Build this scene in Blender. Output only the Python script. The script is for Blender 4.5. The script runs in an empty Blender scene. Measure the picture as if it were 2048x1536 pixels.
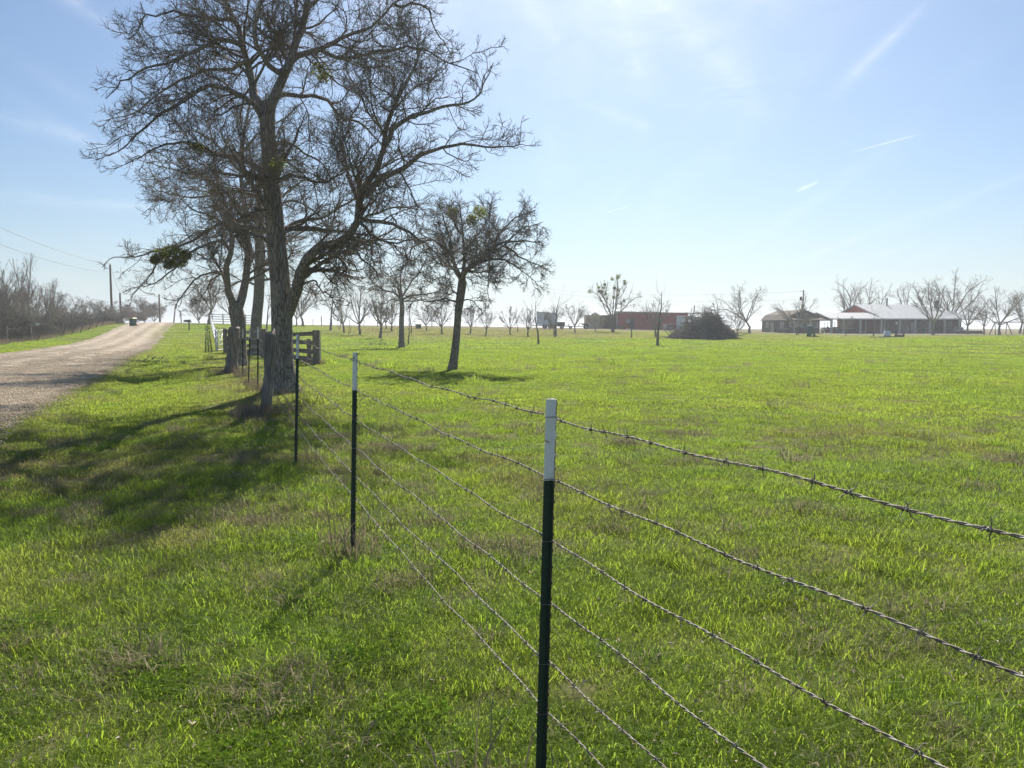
import bpy, math, random
import numpy as np
from mathutils import Vector, Matrix

scene = bpy.context.scene
R = math.radians

# ------------------------------------------------------------------ camera
F = 1540.0            # focal length in photo pixels (2048 wide)
PITCH = R(4.2)
CAMZ = 1.55
cam_d = bpy.data.cameras.new("camera")
cam_d.sensor_width = 36.0
cam_d.lens = F / 2048.0 * 36.0
cam_d.clip_start = 0.05
cam_d.clip_end = 9000
cam = bpy.data.objects.new("camera", cam_d)
scene.collection.objects.link(cam)
cam.location = (0, 0, CAMZ)
cam.rotation_euler = (R(90) - PITCH, 0, 0)
scene.camera = cam

# ------------------------------------------------------------------ sky and sun
SUN_EL, SUN_AZ = 41.0, 7.0       # azimuth measured from +Y towards +X
world = bpy.data.worlds.new("World")
scene.world = world
world.use_nodes = True
nt = world.node_tree
for n in list(nt.nodes): nt.nodes.remove(n)
def WN(t, **kw):
    n = nt.nodes.new(t)
    for k, v in kw.items(): setattr(n, k, v)
    return n
def wmath(op, a, b=None, clamp=False):
    n = WN('ShaderNodeMath', operation=op); n.use_clamp = clamp
    for i, v in enumerate((a, b)):
        if v is None: continue
        if isinstance(v, (int, float)): n.inputs[i].default_value = v
        else: nt.links.new(v, n.inputs[i])
    return n.outputs[0]
sky = WN('ShaderNodeTexSky', sky_type='NISHITA')
sky.sun_disc = False
sky.sun_elevation = R(SUN_EL)
sky.sun_rotation = R(SUN_AZ)
sky.altitude = 100
sky.air_density = 1.0
sky.dust_density = 1.0
sky.ozone_density = 2.5
tc = WN('ShaderNodeTexCoord')
sep = WN('ShaderNodeSeparateXYZ'); nt.links.new(tc.outputs['Generated'], sep.inputs[0])
ysafe = wmath('MAXIMUM', sep.outputs[1], 0.02)
zsafe = wmath('MAXIMUM', sep.outputs[2], 0.02)
ga = wmath('DIVIDE', sep.outputs[0], ysafe)
gb = wmath('DIVIDE', sep.outputs[2], ysafe)
# cirrus sheets live on a high plane: coordinates x/z, y/z
pa = wmath('DIVIDE', sep.outputs[0], wmath('ADD', zsafe, 0.12))
pb = wmath('DIVIDE', sep.outputs[1], wmath('ADD', zsafe, 0.12))
comb = WN('ShaderNodeCombineXYZ'); nt.links.new(pa, comb.inputs[0]); nt.links.new(pb, comb.inputs[1])
mp = WN('ShaderNodeMapping'); mp.inputs['Rotation'].default_value = (0, 0, R(28)); mp.inputs['Scale'].default_value = (2.6, 0.42, 1)
nt.links.new(comb.outputs[0], mp.inputs[0])
nz = WN('ShaderNodeTexNoise'); nz.inputs['Scale'].default_value = 1.5; nz.inputs['Detail'].default_value = 4; nz.inputs['Roughness'].default_value = 0.5
nz.inputs['Distortion'].default_value = 0.6
nt.links.new(mp.outputs[0], nz.inputs['Vector'])
nz2 = WN('ShaderNodeTexNoise'); nz2.inputs['Scale'].default_value = 0.9; nz2.inputs['Detail'].default_value = 3
nt.links.new(comb.outputs[0], nz2.inputs['Vector'])
def ramp(v, lo, hi):
    n = WN('ShaderNodeMapRange'); n.interpolation_type = 'SMOOTHSTEP'
    n.inputs['From Min'].default_value = lo; n.inputs['From Max'].default_value = hi
    nt.links.new(v, n.inputs['Value']); return n.outputs[0]
cir = wmath('MULTIPLY', ramp(nz.outputs[0], 0.50, 0.78), ramp(nz2.outputs[0], 0.32, 0.66))
cir = wmath('MULTIPLY', cir, 0.26)
def seg(p, q, w0, w1, amt):
    # a condensation trail between two directions (photo pixels turned into tangents)
    def t(pt):
        cx = (pt[0]-1024)/F; cy = (768-pt[1])/F
        fy = math.cos(PITCH) + math.sin(PITCH)*cy
        return cx/fy, (math.cos(PITCH)*cy - math.sin(PITCH))/fy
    (ax, ay), (bx, by) = t(p), t(q)
    dx, dy = bx-ax, by-ay; L = math.hypot(dx, dy); dx /= L; dy /= L
    ra = wmath('SUBTRACT', ga, ax); rb = wmath('SUBTRACT', gb, ay)
    al = wmath('ADD', wmath('MULTIPLY', ra, dx), wmath('MULTIPLY', rb, dy))
    ac = wmath('ABSOLUTE', wmath('SUBTRACT', wmath('MULTIPLY', rb, dx), wmath('MULTIPLY', ra, dy)))
    tt = wmath('DIVIDE', al, L, True)
    width = wmath('ADD', w0, wmath('MULTIPLY', tt, w1-w0))
    core = wmath('SUBTRACT', 1.0, wmath('DIVIDE', ac, width), True)
    core = wmath('MULTIPLY', core, core)
    e = wmath('MULTIPLY', ramp(al, -0.004, L*0.35), wmath('SUBTRACT', 1.0, ramp(al, L*0.75, L)))
    e = wmath('MULTIPLY', e, wmath('GREATER_THAN', sep.outputs[1], 0.1))
    return wmath('MULTIPLY', wmath('MULTIPLY', core, e), amt)
trails = [seg((1690,308), (1856,264), .0022, .0018, .8), seg((1590,384), (1640,362), .006, .003, .8),
          seg((1208,427), (1262,411), .0018, .0014, .6), seg((1640,215), (1880,-20), .022, .010, .45),
          seg((1560,250), (1260,-60), .05, .06, .36), seg((1300,220), (1220,-60), .04, .08, .30),
          seg((60,-60), (330,130), .03, .014, .40), seg((-120,200), (420,350), .022, .016, .30),
          seg((-80,385), (420,425), .016, .012, .28), seg((1130,190), (1330,268), .012, .02, .30),
          seg((1010,-60), (1130,110), .04, .02, .2)]
sv = WN('ShaderNodeVectorMath', operation='DOT_PRODUCT'); nt.links.new(tc.outputs['Generated'], sv.inputs[0])
sv.inputs[1].default_value = (math.sin(R(SUN_AZ))*math.cos(R(SUN_EL)), math.cos(R(SUN_AZ))*math.cos(R(SUN_EL)), math.sin(R(SUN_EL)))
# thin ice cloud scatters brightly forward, round the sun
veil = wmath('MULTIPLY', wmath('POWER', wmath('MAXIMUM', sv.outputs['Value'], 0.0), 16.0), ramp(nz.outputs[0], 0.2, 0.75))
tot = wmath('ADD', cir, wmath('MULTIPLY', veil, .6))
for s in trails: tot = wmath('ADD', tot, s)
nz3 = WN('ShaderNodeTexNoise'); nz3.inputs['Scale'].default_value = 5.0; nz3.inputs['Detail'].default_value = 6; nz3.inputs['Roughness'].default_value = .65; nz3.inputs['Distortion'].default_value = .8
nt.links.new(comb.outputs[0], nz3.inputs['Vector'])
tot = wmath('MULTIPLY', tot, ramp(nz3.outputs[0], .22, .66))
tot = wmath('MINIMUM', tot, 0.8)
tint = WN('ShaderNodeMix', data_type='RGBA', blend_type='MULTIPLY'); tint.inputs[0].default_value = 1.0
nt.links.new(sky.outputs[0], tint.inputs[6]); tint.inputs[7].default_value = (.84, .97, 1.08, 1)
mixc = WN('ShaderNodeMix', data_type='RGBA')
nt.links.new(tot, mixc.inputs[0]); nt.links.new(tint.outputs[2], mixc.inputs[6])
cloudc = WN('ShaderNodeMix', data_type='RGBA', blend_type='ADD'); cloudc.inputs[0].default_value = 1.0
nt.links.new(tint.outputs[2], cloudc.inputs[6]); cloudc.inputs[7].default_value = (4.6, 3.8, 2.6, 1)
nt.links.new(cloudc.outputs[2], mixc.inputs[7])
# milky air low over the horizon
hz = wmath('POWER', wmath('SUBTRACT', 1.0, wmath('MAXIMUM', sep.outputs[2], 0.0), True), 12.0)
hmix = WN('ShaderNodeMix', data_type='RGBA'); nt.links.new(wmath('MULTIPLY', hz, .85), hmix.inputs[0])
nt.links.new(mixc.outputs[2], hmix.inputs[6]); hmix.inputs[7].default_value = (6.2, 7.5, 8.5, 1)
bg = WN('ShaderNodeBackground'); bg.inputs[1].default_value = 0.064
nt.links.new(hmix.outputs[2], bg.inputs[0])
wo = WN('ShaderNodeOutputWorld'); nt.links.new(bg.outputs[0], wo.inputs[0])

sun_d = bpy.data.lights.new("sun", 'SUN'); sun_d.energy = 5.0; sun_d.angle = R(0.5); sun_d.color = (1.0, 0.95, 0.86)
sun = bpy.data.objects.new("sun", sun_d); scene.collection.objects.link(sun)
sdir = Vector((math.sin(R(SUN_AZ))*math.cos(R(SUN_EL)), math.cos(R(SUN_AZ))*math.cos(R(SUN_EL)), math.sin(R(SUN_EL))))
sun.rotation_euler = sdir.to_track_quat('Z', 'Y').to_euler()
sun.location = (20, 60, 60)

scene.view_settings.view_transform = 'Standard'
scene.view_settings.look = 'None'
scene.view_settings.exposure = 0.64
scene.view_settings.gamma = 1.0
scene.view_settings.use_curve_mapping = False
scene.cycles.max_bounces = 8
scene.cycles.transparent_max_bounces = 8
scene.cycles.use_denoising = True

# ------------------------------------------------------------------ helpers
def W(px, py, Y):
    """world point at distance Y seen at photo pixel (px, py)"""
    cx = (px-1024)/F; cy = (768-py)/F
    d = np.array([cx, math.cos(PITCH)+math.sin(PITCH)*cy, math.cos(PITCH)*cy-math.sin(PITCH)])
    return np.array([0, 0, CAMZ]) + d*(Y/d[1])

def lattice(ix, iy, seed):
    h = (ix.astype(np.int64)*374761393 + iy.astype(np.int64)*668265263 + seed*1442695041) & 0x7fffffff
    h = ((h ^ (h >> 13))*1274126177) & 0x7fffffff
    return ((h ^ (h >> 16)) & 0xffff)/65535.0
def vnoise(x, y, s, seed=0):
    x = np.asarray(x, float)/s; y = np.asarray(y, float)/s
    ix = np.floor(x); iy = np.floor(y); fx = x-ix; fy = y-iy
    fx = fx*fx*(3-2*fx); fy = fy*fy*(3-2*fy)
    ix = ix.astype(np.int64); iy = iy.astype(np.int64)
    a = lattice(ix, iy, seed); b = lattice(ix+1, iy, seed); c = lattice(ix, iy+1, seed); d = lattice(ix+1, iy+1, seed)
    return (a*(1-fx)+b*fx)*(1-fy)+(c*(1-fx)+d*fx)*fy
def fbm(x, y, s, seed=0, o=3):
    t = 0; w = 0
    for k in range(o):
        t = t + vnoise(x, y, s/2**k, seed+k*17)*0.5**k; w += 0.5**k
    return t/w
def sst(a, b, v):
    t = np.clip((np.asarray(v, float)-a)/(b-a), 0, 1); return t*t*(3-2*t)

# terrain: heights (m) per viewing column and distance, smoothed
_cols = np.array([-6000, -300, 150, 365, 450, 640, 900, 1160, 1400, 1700, 2048, 2600, 8000], float)
_rows = np.array([0.5, 3, 5, 8, 13, 17, 26, 40, 60, 85, 100, 120, 142, 170, 250, 600, 4000], float)
_T = np.array([
 [0]*13, [0]*13, [0]*13,
 [.06,.06,.06,.06,.06,.06,.04,.03,.03,.03,.03,.03,.03],
 [.12,.12,.12,.12,.13,.13,.08,.06,.06,.06,.06,.06,.06],
 [.12,.12,.12,.12,.15,.15,.10,.08,.08,.08,.08,.08,.08],
 [.12,.12,.12,.12,.12,.12,.10,.08,.08,.08,.08,.08,.08],
 [.18,.18,.2,.15,.10,.12,.10,.08,.03,.0,-.06,-.06,-.05],
 [.2,.2,.25,.32,.3,.22,.12,.12,.12,.16,.52,.6,.6],
 [.7,.7,.75,1.25,.98,.75,.6,.5,.35,.28,.60,.7,.7],
 [1.4,1.4,1.55,1.78,1.5,1.2,.95,.75,.5,.32,.50,.6,.6],
 [2.0,2.0,2.1,2.3,2.08,1.75,1.45,1.1,.75,.38,.42,.5,.5],
 [2.1,2.1,2.2,2.3,2.2,2.0,1.8,1.38,1.0,.44,.44,.5,.5],
 [1.5,1.5,1.6,1.7,1.8,1.9,1.75,1.45,1.05,.5,.45,.5,.5],
 [0,0,0,0,.3,.8,1.0,1.0,.9,.5,.45,.45,.45],
 [-3,-3,-3,-3,-2,-1,-.5,0,.3,.42,.4,.4,.4],
 [-12,-12,-12,-12,-10,-9,-8,-7,-6,-4,-4,-4,-4]], float)
_lr = np.log(_rows+6.0)
_fr = np.linspace(_lr[0], _lr[-1], 500)
def _cat(v):
    i = np.clip(np.searchsorted(_lr, _fr)-1, 0, len(_lr)-2)
    t = (_fr-_lr[i])/(_lr[i+1]-_lr[i])
    m = np.gradient(v, _lr)
    dx = _lr[i+1]-_lr[i]
    return ((2*t**3-3*t**2+1)*v[i]+(t**3-2*t**2+t)*dx*m[i]+(-2*t**3+3*t**2)*v[i+1]+(t**3-t**2)*dx*m[i+1])
_D = np.stack([_cat(_T[:, c]) for c in range(len(_cols))], 1)      # 500 x cols
_k = np.exp(-np.linspace(-2, 2, 9)**2); _k /= _k.sum()
for c in range(_D.shape[1]):
    _D[:, c] = np.convolve(np.pad(_D[:, c], 4, mode='edge'), _k, 'valid')
_fc = np.concatenate([[-6000], np.linspace(-300, 2600, 117), [8000]])
_D = np.stack([np.interp(_fc, _cols, _D[r]) for r in range(500)], 0)
for r in range(500):
    _D[r, 1:-1] = np.convolve(np.pad(_D[r, 1:-1], 4, mode='edge'), _k, 'valid')
def G(x, y, rough=True):
    x = np.asarray(x, float); y = np.asarray(y, float)
    yy = np.maximum(y, 0.5)
    px = np.clip(1024+F*x/yy, -6000, 8000)
    rr = np.interp(np.log(yy+6.0), _fr, np.arange(500)); r0 = np.clip(np.floor(rr).astype(int), 0, 498); fr = rr-r0
    cc = np.interp(px, _fc, np.arange(len(_fc))); c0 = np.clip(np.floor(cc).astype(int), 0, len(_fc)-2); fc = cc-c0
    z = (_D[r0, c0]*(1-fc)+_D[r0, c0+1]*fc)*(1-fr)+(_D[r0+1, c0]*(1-fc)+_D[r0+1, c0+1]*fc)*fr
    if rough:
        far = np.clip((150-yy)/100, 0, 1)
        onroad = roadmask(x, y)
        z = z + ((fbm(x, y, 2.6, 5)-.5)*.12 + (fbm(x, y, .7, 9)-.5)*.05)*far*(1-onroad)*sst(0, 3, np.abs(yy)+1)
        # shallow swale between the fence bank and the road
        e = x+3.05+0.41*y
        z = z - 0.12*np.exp(-((e-1.6)/1.0)**2)*np.clip((90-yy)/60, 0, 1)
    return z
def roadmask(x, y):
    e = -(x+3.05+0.41*y)        # metres left of the right-hand road edge (measured along x)
    return sst(-0.5, 0.3, e)*sst(-0.5, 0.3, 7.2-e)
def g(x, y): return float(G(x, y))
def hit(px, py, ymax=150, ymin=1.5):
    """first terrain point along the ray of a photo pixel, else the point at ymax"""
    ys = np.exp(np.linspace(math.log(ymin), math.log(ymax), 1500))
    p1 = W(px, py, 1.0)
    xs = p1[0]*ys; zs = CAMZ+(p1[2]-CAMZ)*ys
    d = zs-G(xs, ys, True)
    k = np.nonzero(d <= 0)[0]
    i = k[0] if len(k) else len(ys)-1
    return np.array([xs[i], ys[i], float(G(xs[i], ys[i]))])
def gp(px, Y):
    x = (px-1024)/F*Y/math.cos(PITCH)
    for _ in range(3):
        z = g(x, Y); b = (CAMZ-z)/Y
        cy = -math.tan(math.atan(b)-PITCH); x = (px-1024)/F*Y/(math.cos(PITCH)+math.sin(PITCH)*cy)
    return np.array([x, Y, g(x, Y)])

# object helpers ---------------------------------------------------
col = scene.collection
def tag(o, label=None, cat=None, group=None, kind=None):
    if label: o["label"] = label
    if cat: o["category"] = cat
    if group: o["group"] = group
    if kind: o["kind"] = kind
    return o
def empty(name, loc, label, cat, group=None, rz=0):
    o = bpy.data.objects.new(name, None); o.empty_display_size = .2
    col.objects.link(o); o.location = [float(v) for v in loc]; o.rotation_euler = (0, 0, rz)
    return tag(o, label, cat, group)
def mesh_np(name, V, faces_list, mats, smooth=False, fmat=None):
    """faces_list: list of (M,k) int arrays"""
    me = bpy.data.meshes.new(name)
    V = np.asarray(V, np.float32)
    me.vertices.add(len(V)); me.vertices.foreach_set("co", V.ravel())
    faces_list = [np.asarray(f, np.int32) for f in faces_list if len(f)]
    tot = sum(f.size for f in faces_list); nf = sum(len(f) for f in faces_list)
    me.loops.add(tot); me.polygons.add(nf)
    me.loops.foreach_set("vertex_index", np.concatenate([f.ravel() for f in faces_list]))
    st = []; s = 0
    for f in faces_list:
        st.append(s+np.arange(len(f))*f.shape[1]); s += f.size
    me.polygons.foreach_set("loop_start", np.concatenate(st).astype(np.int32))
    if smooth: me.polygons.foreach_set("use_smooth", np.ones(nf, bool))
    for m in (mats if isinstance(mats, (list, tuple)) else [mats]): me.materials.append(m)
    if fmat is not None: me.polygons.foreach_set("material_index", np.asarray(fmat, np.int32))
    me.update(calc_edges=True); me.validate()
    return me
def link(name, me, parent=None, loc=None):
    o = bpy.data.objects.new(name, me); col.objects.link(o)
    if parent is not None: o.parent = parent
    if loc is not None: o.location = [float(v) for v in loc]
    return o
class MB:
    """collects boxes, prisms and tubes into one mesh; positions local to its thing"""
    def __init__(s): s.v = []; s.f = []; s.n = 0; s.m = []
    def add(s, V, F_, mi=0):
        V = np.asarray(V, float).reshape(-1, 3)
        s.v.append(V)
        for f in F_: s.f.append([i+s.n for i in f]); s.m.append(mi)
        s.n += len(V); return s
    def box(s, c, d, M=None, mi=0, taper=1.0):
        x, y, z = [q/2 for q in d]
        V = np.array([(-x,-y,-z),(x,-y,-z),(x,y,-z),(-x,y,-z),(-x*taper,-y*taper,z),(x*taper,-y*taper,z),(x*taper,y*taper,z),(-x*taper,y*taper,z)])
        if M is not None: V = V @ np.array(M).T
        return s.add(V+np.array(c), [(0,3,2,1),(4,5,6,7),(0,1,5,4),(1,2,6,5),(2,3,7,6),(3,0,4,7)], mi)
    def beam(s, a, b, w, h, mi=0, up=(0,0,1)):
        a = np.array(a, float); b = np.array(b, float); t = b-a; L = np.linalg.norm(t); t /= L
        u = np.array(up, float)
        if abs(t@u) > .98: u = np.array([0., 1, 0])
        sd = np.cross(t, u); sd /= np.linalg.norm(sd); u = np.cross(sd, t)
        M = np.stack([t, sd, u], 1)
        return s.box((a+b)/2, (L, w, h), M, mi)
    def tube(s, pts, r, S=8, mi=0, cap=True):
        pts = np.array(pts, float); K = len(pts)
        r = np.full(K, r) if np.isscalar(r) else np.array(r)
        V, Fq = tubes(pts[None], r[None], S)
        s.add(V, Fq.tolist(), mi)
        if cap:
            b = s.n-K*S
            s.f.append([b+i for i in range(S)][::-1]); s.f.append([b+(K-1)*S+i for i in range(S)]); s.m += [mi, mi]
        return s
    def prism(s, poly, axis_vec, mi=0):
        """closed polygon (list of 3d points) extruded along axis_vec"""
        P = np.array(poly, float); Q = P+np.array(axis_vec, float); n = len(P)
        return s.add(np.vstack([P, Q]), [list(range(n))[::-1], list(range(n, 2*n))]+[[i, (i+1) % n, n+(i+1) % n, n+i] for i in range(n)], mi)
    def build(s, name, mats, parent=None, smooth=False, loc=None, bevel=0):
        me = bpy.data.meshes.new(name)
        me.from_pydata(np.vstack(s.v).tolist(), [], s.f)
        for m in (mats if isinstance(mats, (list, tuple)) else [mats]): me.materials.append(m)
        me.polygons.foreach_set("material_index", s.m)
        if smooth: me.polygons.foreach_set("use_smooth", [True]*len(s.f))
        me.update()
        o = link(name, me, parent, loc)
        if bevel:
            b = o.modifiers.new("bevel", 'BEVEL'); b.width = bevel; b.segments = 2; b.limit_method = 'ANGLE'
        return o
def nrm(v): return v/np.maximum(np.linalg.norm(v, axis=-1, keepdims=True), 1e-9)
def tubes(P, Rr, S):
    N, K = P.shape[:2]
    T = np.empty_like(P); T[:, 1:-1] = P[:, 2:]-P[:, :-2]; T[:, 0] = P[:, 1]-P[:, 0]; T[:, -1] = P[:, -1]-P[:, -2]
    T = nrm(T); md = nrm(P[:, -1]-P[:, 0])
    ref = np.zeros((N, 3)); ref[np.arange(N), np.argmin(np.abs(md), 1)] = 1
    U = nrm(np.cross(T, ref[:, None, :])); Vv = np.cross(T, U)
    a = np.arange(S)/S*2*np.pi
    ring = U[:, :, None, :]*np.cos(a)[None, None, :, None]+Vv[:, :, None, :]*np.sin(a)[None, None, :, None]
    V = (P[:, :, None, :]+ring*Rr[:, :, None, None]).reshape(-1, 3)
    b = (np.arange(N)[:, None, None]*K+np.arange(K-1)[None, :, None])*S
    j = np.arange(S)[None, None, :]; j2 = (j+1) % S
    Fq = np.stack([b+j, b+j2, b+S+j2, b+S+j], -1).reshape(-1, 4)
    return V, Fq
# ------------------------------------------------------------------ materials
class NT:
    def __init__(s, name):
        s.m = bpy.data.materials.new(name); s.m.use_nodes = True; s.t = s.m.node_tree
        for n in list(s.t.nodes): s.t.nodes.remove(n)
        s.out = s.t.nodes.new('ShaderNodeOutputMaterial')
    def n(s, t, **kw):
        n = s.t.nodes.new(t)
        for k, v in kw.items(): setattr(n, k, v)
        return n
    def l(s, a, b): s.t.links.new(a, b)
    def coord(s, kind='Object', scale=(1,1,1)):
        if kind == 'Position': o = s.n('ShaderNodeNewGeometry').outputs['Position']
        else: o = s.n('ShaderNodeTexCoord').outputs[kind]
        m = s.n('ShaderNodeMapping'); m.inputs['Scale'].default_value = scale; s.l(o, m.inputs[0]); return m.outputs[0]
    def noise(s, vec, scale, detail=3, rough=.5, dist=0):
        n = s.n('ShaderNodeTexNoise'); n.inputs['Scale'].default_value = scale; n.inputs['Detail'].default_value = detail
        n.inputs['Roughness'].default_value = rough; n.inputs['Distortion'].default_value = dist
        s.l(vec, n.inputs['Vector']); return n.outputs[0]
    def ramp(s, v, lo, hi, a=0., b=1.):
        n = s.n('ShaderNodeMapRange'); n.interpolation_type = 'SMOOTHSTEP'
        n.inputs['From Min'].default_value = lo; n.inputs['From Max'].default_value = hi
        n.inputs['To Min'].default_value = a; n.inputs['To Max'].default_value = b
        s.l(v, n.inputs['Value']); return n.outputs[0]
    def mix(s, f, a, b, bt='MIX'):
        n = s.n('ShaderNodeMix', data_type='RGBA', blend_type=bt)
        for i, v in ((0, f), (6, a), (7, b)):
            if isinstance(v, (int, float)): n.inputs[i].default_value = v
            elif isinstance(v, tuple): n.inputs[i].default_value = (*v, 1)
            else: s.l(v, n.inputs[i])
        return n.outputs[2]
    def math(s, op, a, b=0., clamp=False):
        n = s.n('ShaderNodeMath', operation=op); n.use_clamp = clamp
        for i, v in ((0, a), (1, b)):
            if isinstance(v, (int, float)): n.inputs[i].default_value = v
            else: s.l(v, n.inputs[i])
        return n.outputs[0]
    def bump(s, h, strength, dist):
        n = s.n('ShaderNodeBump'); n.inputs['Strength'].default_value = strength; n.inputs['Distance'].default_value = dist
        s.l(h, n.inputs['Height']); return n.outputs[0]
    def principled(s, colr, rough=.8, metal=0, normal=None, spec=.3):
        p = s.n('ShaderNodeBsdfPrincipled')
        if isinstance(colr, tuple): p.inputs['Base Color'].default_value = (*colr, 1)
        else: s.l(colr, p.inputs['Base Color'])
        if isinstance(rough, (int, float)): p.inputs['Roughness'].default_value = rough
        else: s.l(rough, p.inputs['Roughness'])
        p.inputs['Metallic'].default_value = metal
        p.inputs['Specular IOR Level'].default_value = spec
        if normal is not None: s.l(normal, p.inputs['Normal'])
        return p
    def finish(s, sh):
        s.l(sh.outputs[0] if hasattr(sh, 'outputs') else sh, s.out.inputs[0]); return s.m

def mat_simple(name, c1, c2=None, scale=6, rough=.75, metal=0, bump=.0, spec=.3, stretch=(1,1,1)):
    t = NT(name); v = t.coord('Object', stretch); nz = t.noise(v, scale, 4, .6)
    c2 = c2 or tuple(q*.75 for q in c1)
    cl = t.mix(t.ramp(nz, .35, .65), c1, c2)
    nm = t.bump(nz, bump, .01) if bump else None
    return t.finish(t.principled(cl, rough, metal, nm, spec))

def mat_bark(name, c1, c2, big=True):
    t = NT(name)
    v = t.coord('Object', (1, 1, .17)); v2 = t.coord('Object', (1, 1, 1))
    vo = t.n('ShaderNodeTexVoronoi', feature='DISTANCE_TO_EDGE'); vo.inputs['Scale'].default_value = 22
    vn = t.noise(v, 6, 2)
    mixv = t.n('ShaderNodeMix', data_type='VECTOR'); mixv.inputs[0].default_value = .06
    t.l(v, mixv.inputs[4])
    nzc = t.n('ShaderNodeTexNoise'); nzc.inputs['Scale'].default_value = 7; t.l(v, nzc.inputs['Vector']); t.l(nzc.outputs[1], mixv.inputs[5])
    t.l(mixv.outputs[1], vo.inputs['Vector'])
    ridge = t.ramp(vo.outputs[0], 0.0, .16)
    fine = t.noise(v2, 45, 4, .7)
    large = t.noise(v2, 1.7, 3)
    cl = t.mix(ridge, tuple(q*.36 for q in c1), c1)
    cl = t.mix(t.ramp(fine, .3, .7, 0, .6), cl, c2)
    cl = t.mix(t.ramp(large, .5, .72, 0, .45), cl, (c1[0]*1.25, c1[1]*1.3, c1[2]*1.2))
    h = t.math('ADD', t.math('MULTIPLY', ridge, .8), t.math('MULTIPLY', fine, .3))
    nm = t.bump(h, 1.0 if big else .5, .03)
    return t.finish(t.principled(cl, .92, 0, nm, .12))

M = {}
M['bark'] = mat_bark('pecan_bark', (.36, .325, .28), (.23, .205, .17))
M['bark_far'] = mat_simple('grey_bark', (.17, .155, .13), (.23, .21, .18), 9, .9, bump=.3, spec=.1)
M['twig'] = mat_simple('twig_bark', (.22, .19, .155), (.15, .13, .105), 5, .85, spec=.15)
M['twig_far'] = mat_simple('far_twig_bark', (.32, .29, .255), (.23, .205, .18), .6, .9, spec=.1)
M['twig_grey'] = mat_simple('grey_brush_twig', (.34, .31, .27), (.20, .18, .155), .5, .9, spec=.1)

def leaf_mat(name, ca, cb, tl=(.2, .28, .05), amt=.45, noise_s=3.):
    t = NT(name)
    oi = t.n('ShaderNodeObjectInfo'); v = t.coord('Position'); nz = t.noise(v, noise_s, 3)
    c = t.mix(t.ramp(nz, .3, .7), ca, cb)
    c2 = t.mix(.55, c, tl)
    d = t.n('ShaderNodeBsdfDiffuse'); t.l(c, d.inputs[0])
    tr = t.n('ShaderNodeBsdfTranslucent'); t.l(c2, tr.inputs[0])
    m = t.n('ShaderNodeMixShader'); m.inputs[0].default_value = amt
    t.l(d.outputs[0], m.inputs[1]); t.l(tr.outputs[0], m.inputs[2])
    return t.finish(m)
M['mistletoe'] = leaf_mat('mistletoe_leaf', (.09, .12, .025), (.16, .18, .04), (.42, .46, .07))
M['budleaf'] = leaf_mat('bud_leaf', (.16, .19, .06), (.22, .24, .09), (.4, .45, .12))

# shared grass tone: wide patches of yellower and greener turf, dry where the turf is dry
def grass_tone(t, dry, blade=True):
    p = t.coord('Position')
    n1 = t.noise(p, .22, 3, .55); n2 = t.noise(p, 1.6, 4, .6); n3 = t.noise(p, .05, 2)
    if blade: A, B, C = (.124, .196, .022), (.172, .222, .030), (.078, .158, .016)
    else: A, B, C = (.124, .168, .026), (.168, .196, .034), (.082, .13, .020)
    c = t.mix(t.ramp(n1, .38, .62), A, B)
    c = t.mix(t.ramp(n2, .50, .70, 0, .85), c, C)
    c = t.mix(t.ramp(n3, .4, .62, 0, .5), c, B)
    DR = (.24, .20, .10) if blade else (.20, .17, .09)
    n4 = t.noise(t.coord('Position', (1, .6, 1)), .55, 4, .6); n5 = t.noise(p, 3.2, 3, .6)
    gain_ = t.math('MULTIPLY', t.ramp(n4, .3, .7, .74, 1.14), t.ramp(n5, .3, .7, .86, 1.12))
    mu = t.n('ShaderNodeVectorMath', operation='SCALE'); t.l(c, mu.inputs[0]); t.l(gain_, mu.inputs['Scale']); c = mu.outputs[0]
    f = t.math('MULTIPLY', dry, 1.0, True)
    return t.mix(f, c, DR)
def mat_blade(name, tlc=(.41, .52, .05), amt=.56, bias=0., rnd=.25, spec=.22, gain=1.):
    t = NT(name)
    at = t.n('ShaderNodeAttribute', attribute_type='INSTANCER', attribute_name='dry')
    oi = t.n('ShaderNodeObjectInfo')
    dry = t.math('ADD', at.outputs['Fac'], bias)
    c = grass_tone(t, dry)
    # blade-to-blade difference
    isl = t.n('ShaderNodeNewGeometry').outputs['Random Per Island']
    c = t.mix(t.math('MULTIPLY', isl, rnd), c, (.16, .17, .035))
    br = t.math('ADD', t.math('MULTIPLY', oi.outputs['Random'], .4*gain), .8*gain)
    mu = t.n('ShaderNodeVectorMath', operation='SCALE'); t.l(c, mu.inputs[0]); t.l(br, mu.inputs['Scale']); c = mu.outputs[0]
    tc_ = t.mix(t.math('MULTIPLY', dry, .8, True), t.mix(.5, t.mix(1., c, (3.0, 3.0, 2.0), 'MULTIPLY'), tlc), (.28, .22, .12))
    d = t.n('ShaderNodeBsdfPrincipled'); t.l(c, d.inputs['Base Color']); d.inputs['Roughness'].default_value = .55; d.inputs['Specular IOR Level'].default_value = spec
    tr = t.n('ShaderNodeBsdfTranslucent'); t.l(tc_, tr.inputs[0])
    m = t.n('ShaderNodeMixShader'); m.inputs[0].default_value = amt
    t.l(d.outputs[0], m.inputs[1]); t.l(tr.outputs[0], m.inputs[2])
    return t.finish(m)
M['blade'] = mat_blade('grass_blade')
M['clover'] = mat_blade('clover_leaf', (.30, .56, .05), .5, -.3, .15, spec=.0, gain=1.2)
M['thatch'] = leaf_mat('dry_thatch', (.34, .30, .19), (.20, .175, .11), (.48, .44, .26), .35, 30.)
M['dryweed'] = leaf_mat('dry_weed', (.30, .26, .20), (.21, .175, .13), (.4, .3, .18), .3, 1.2)

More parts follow.
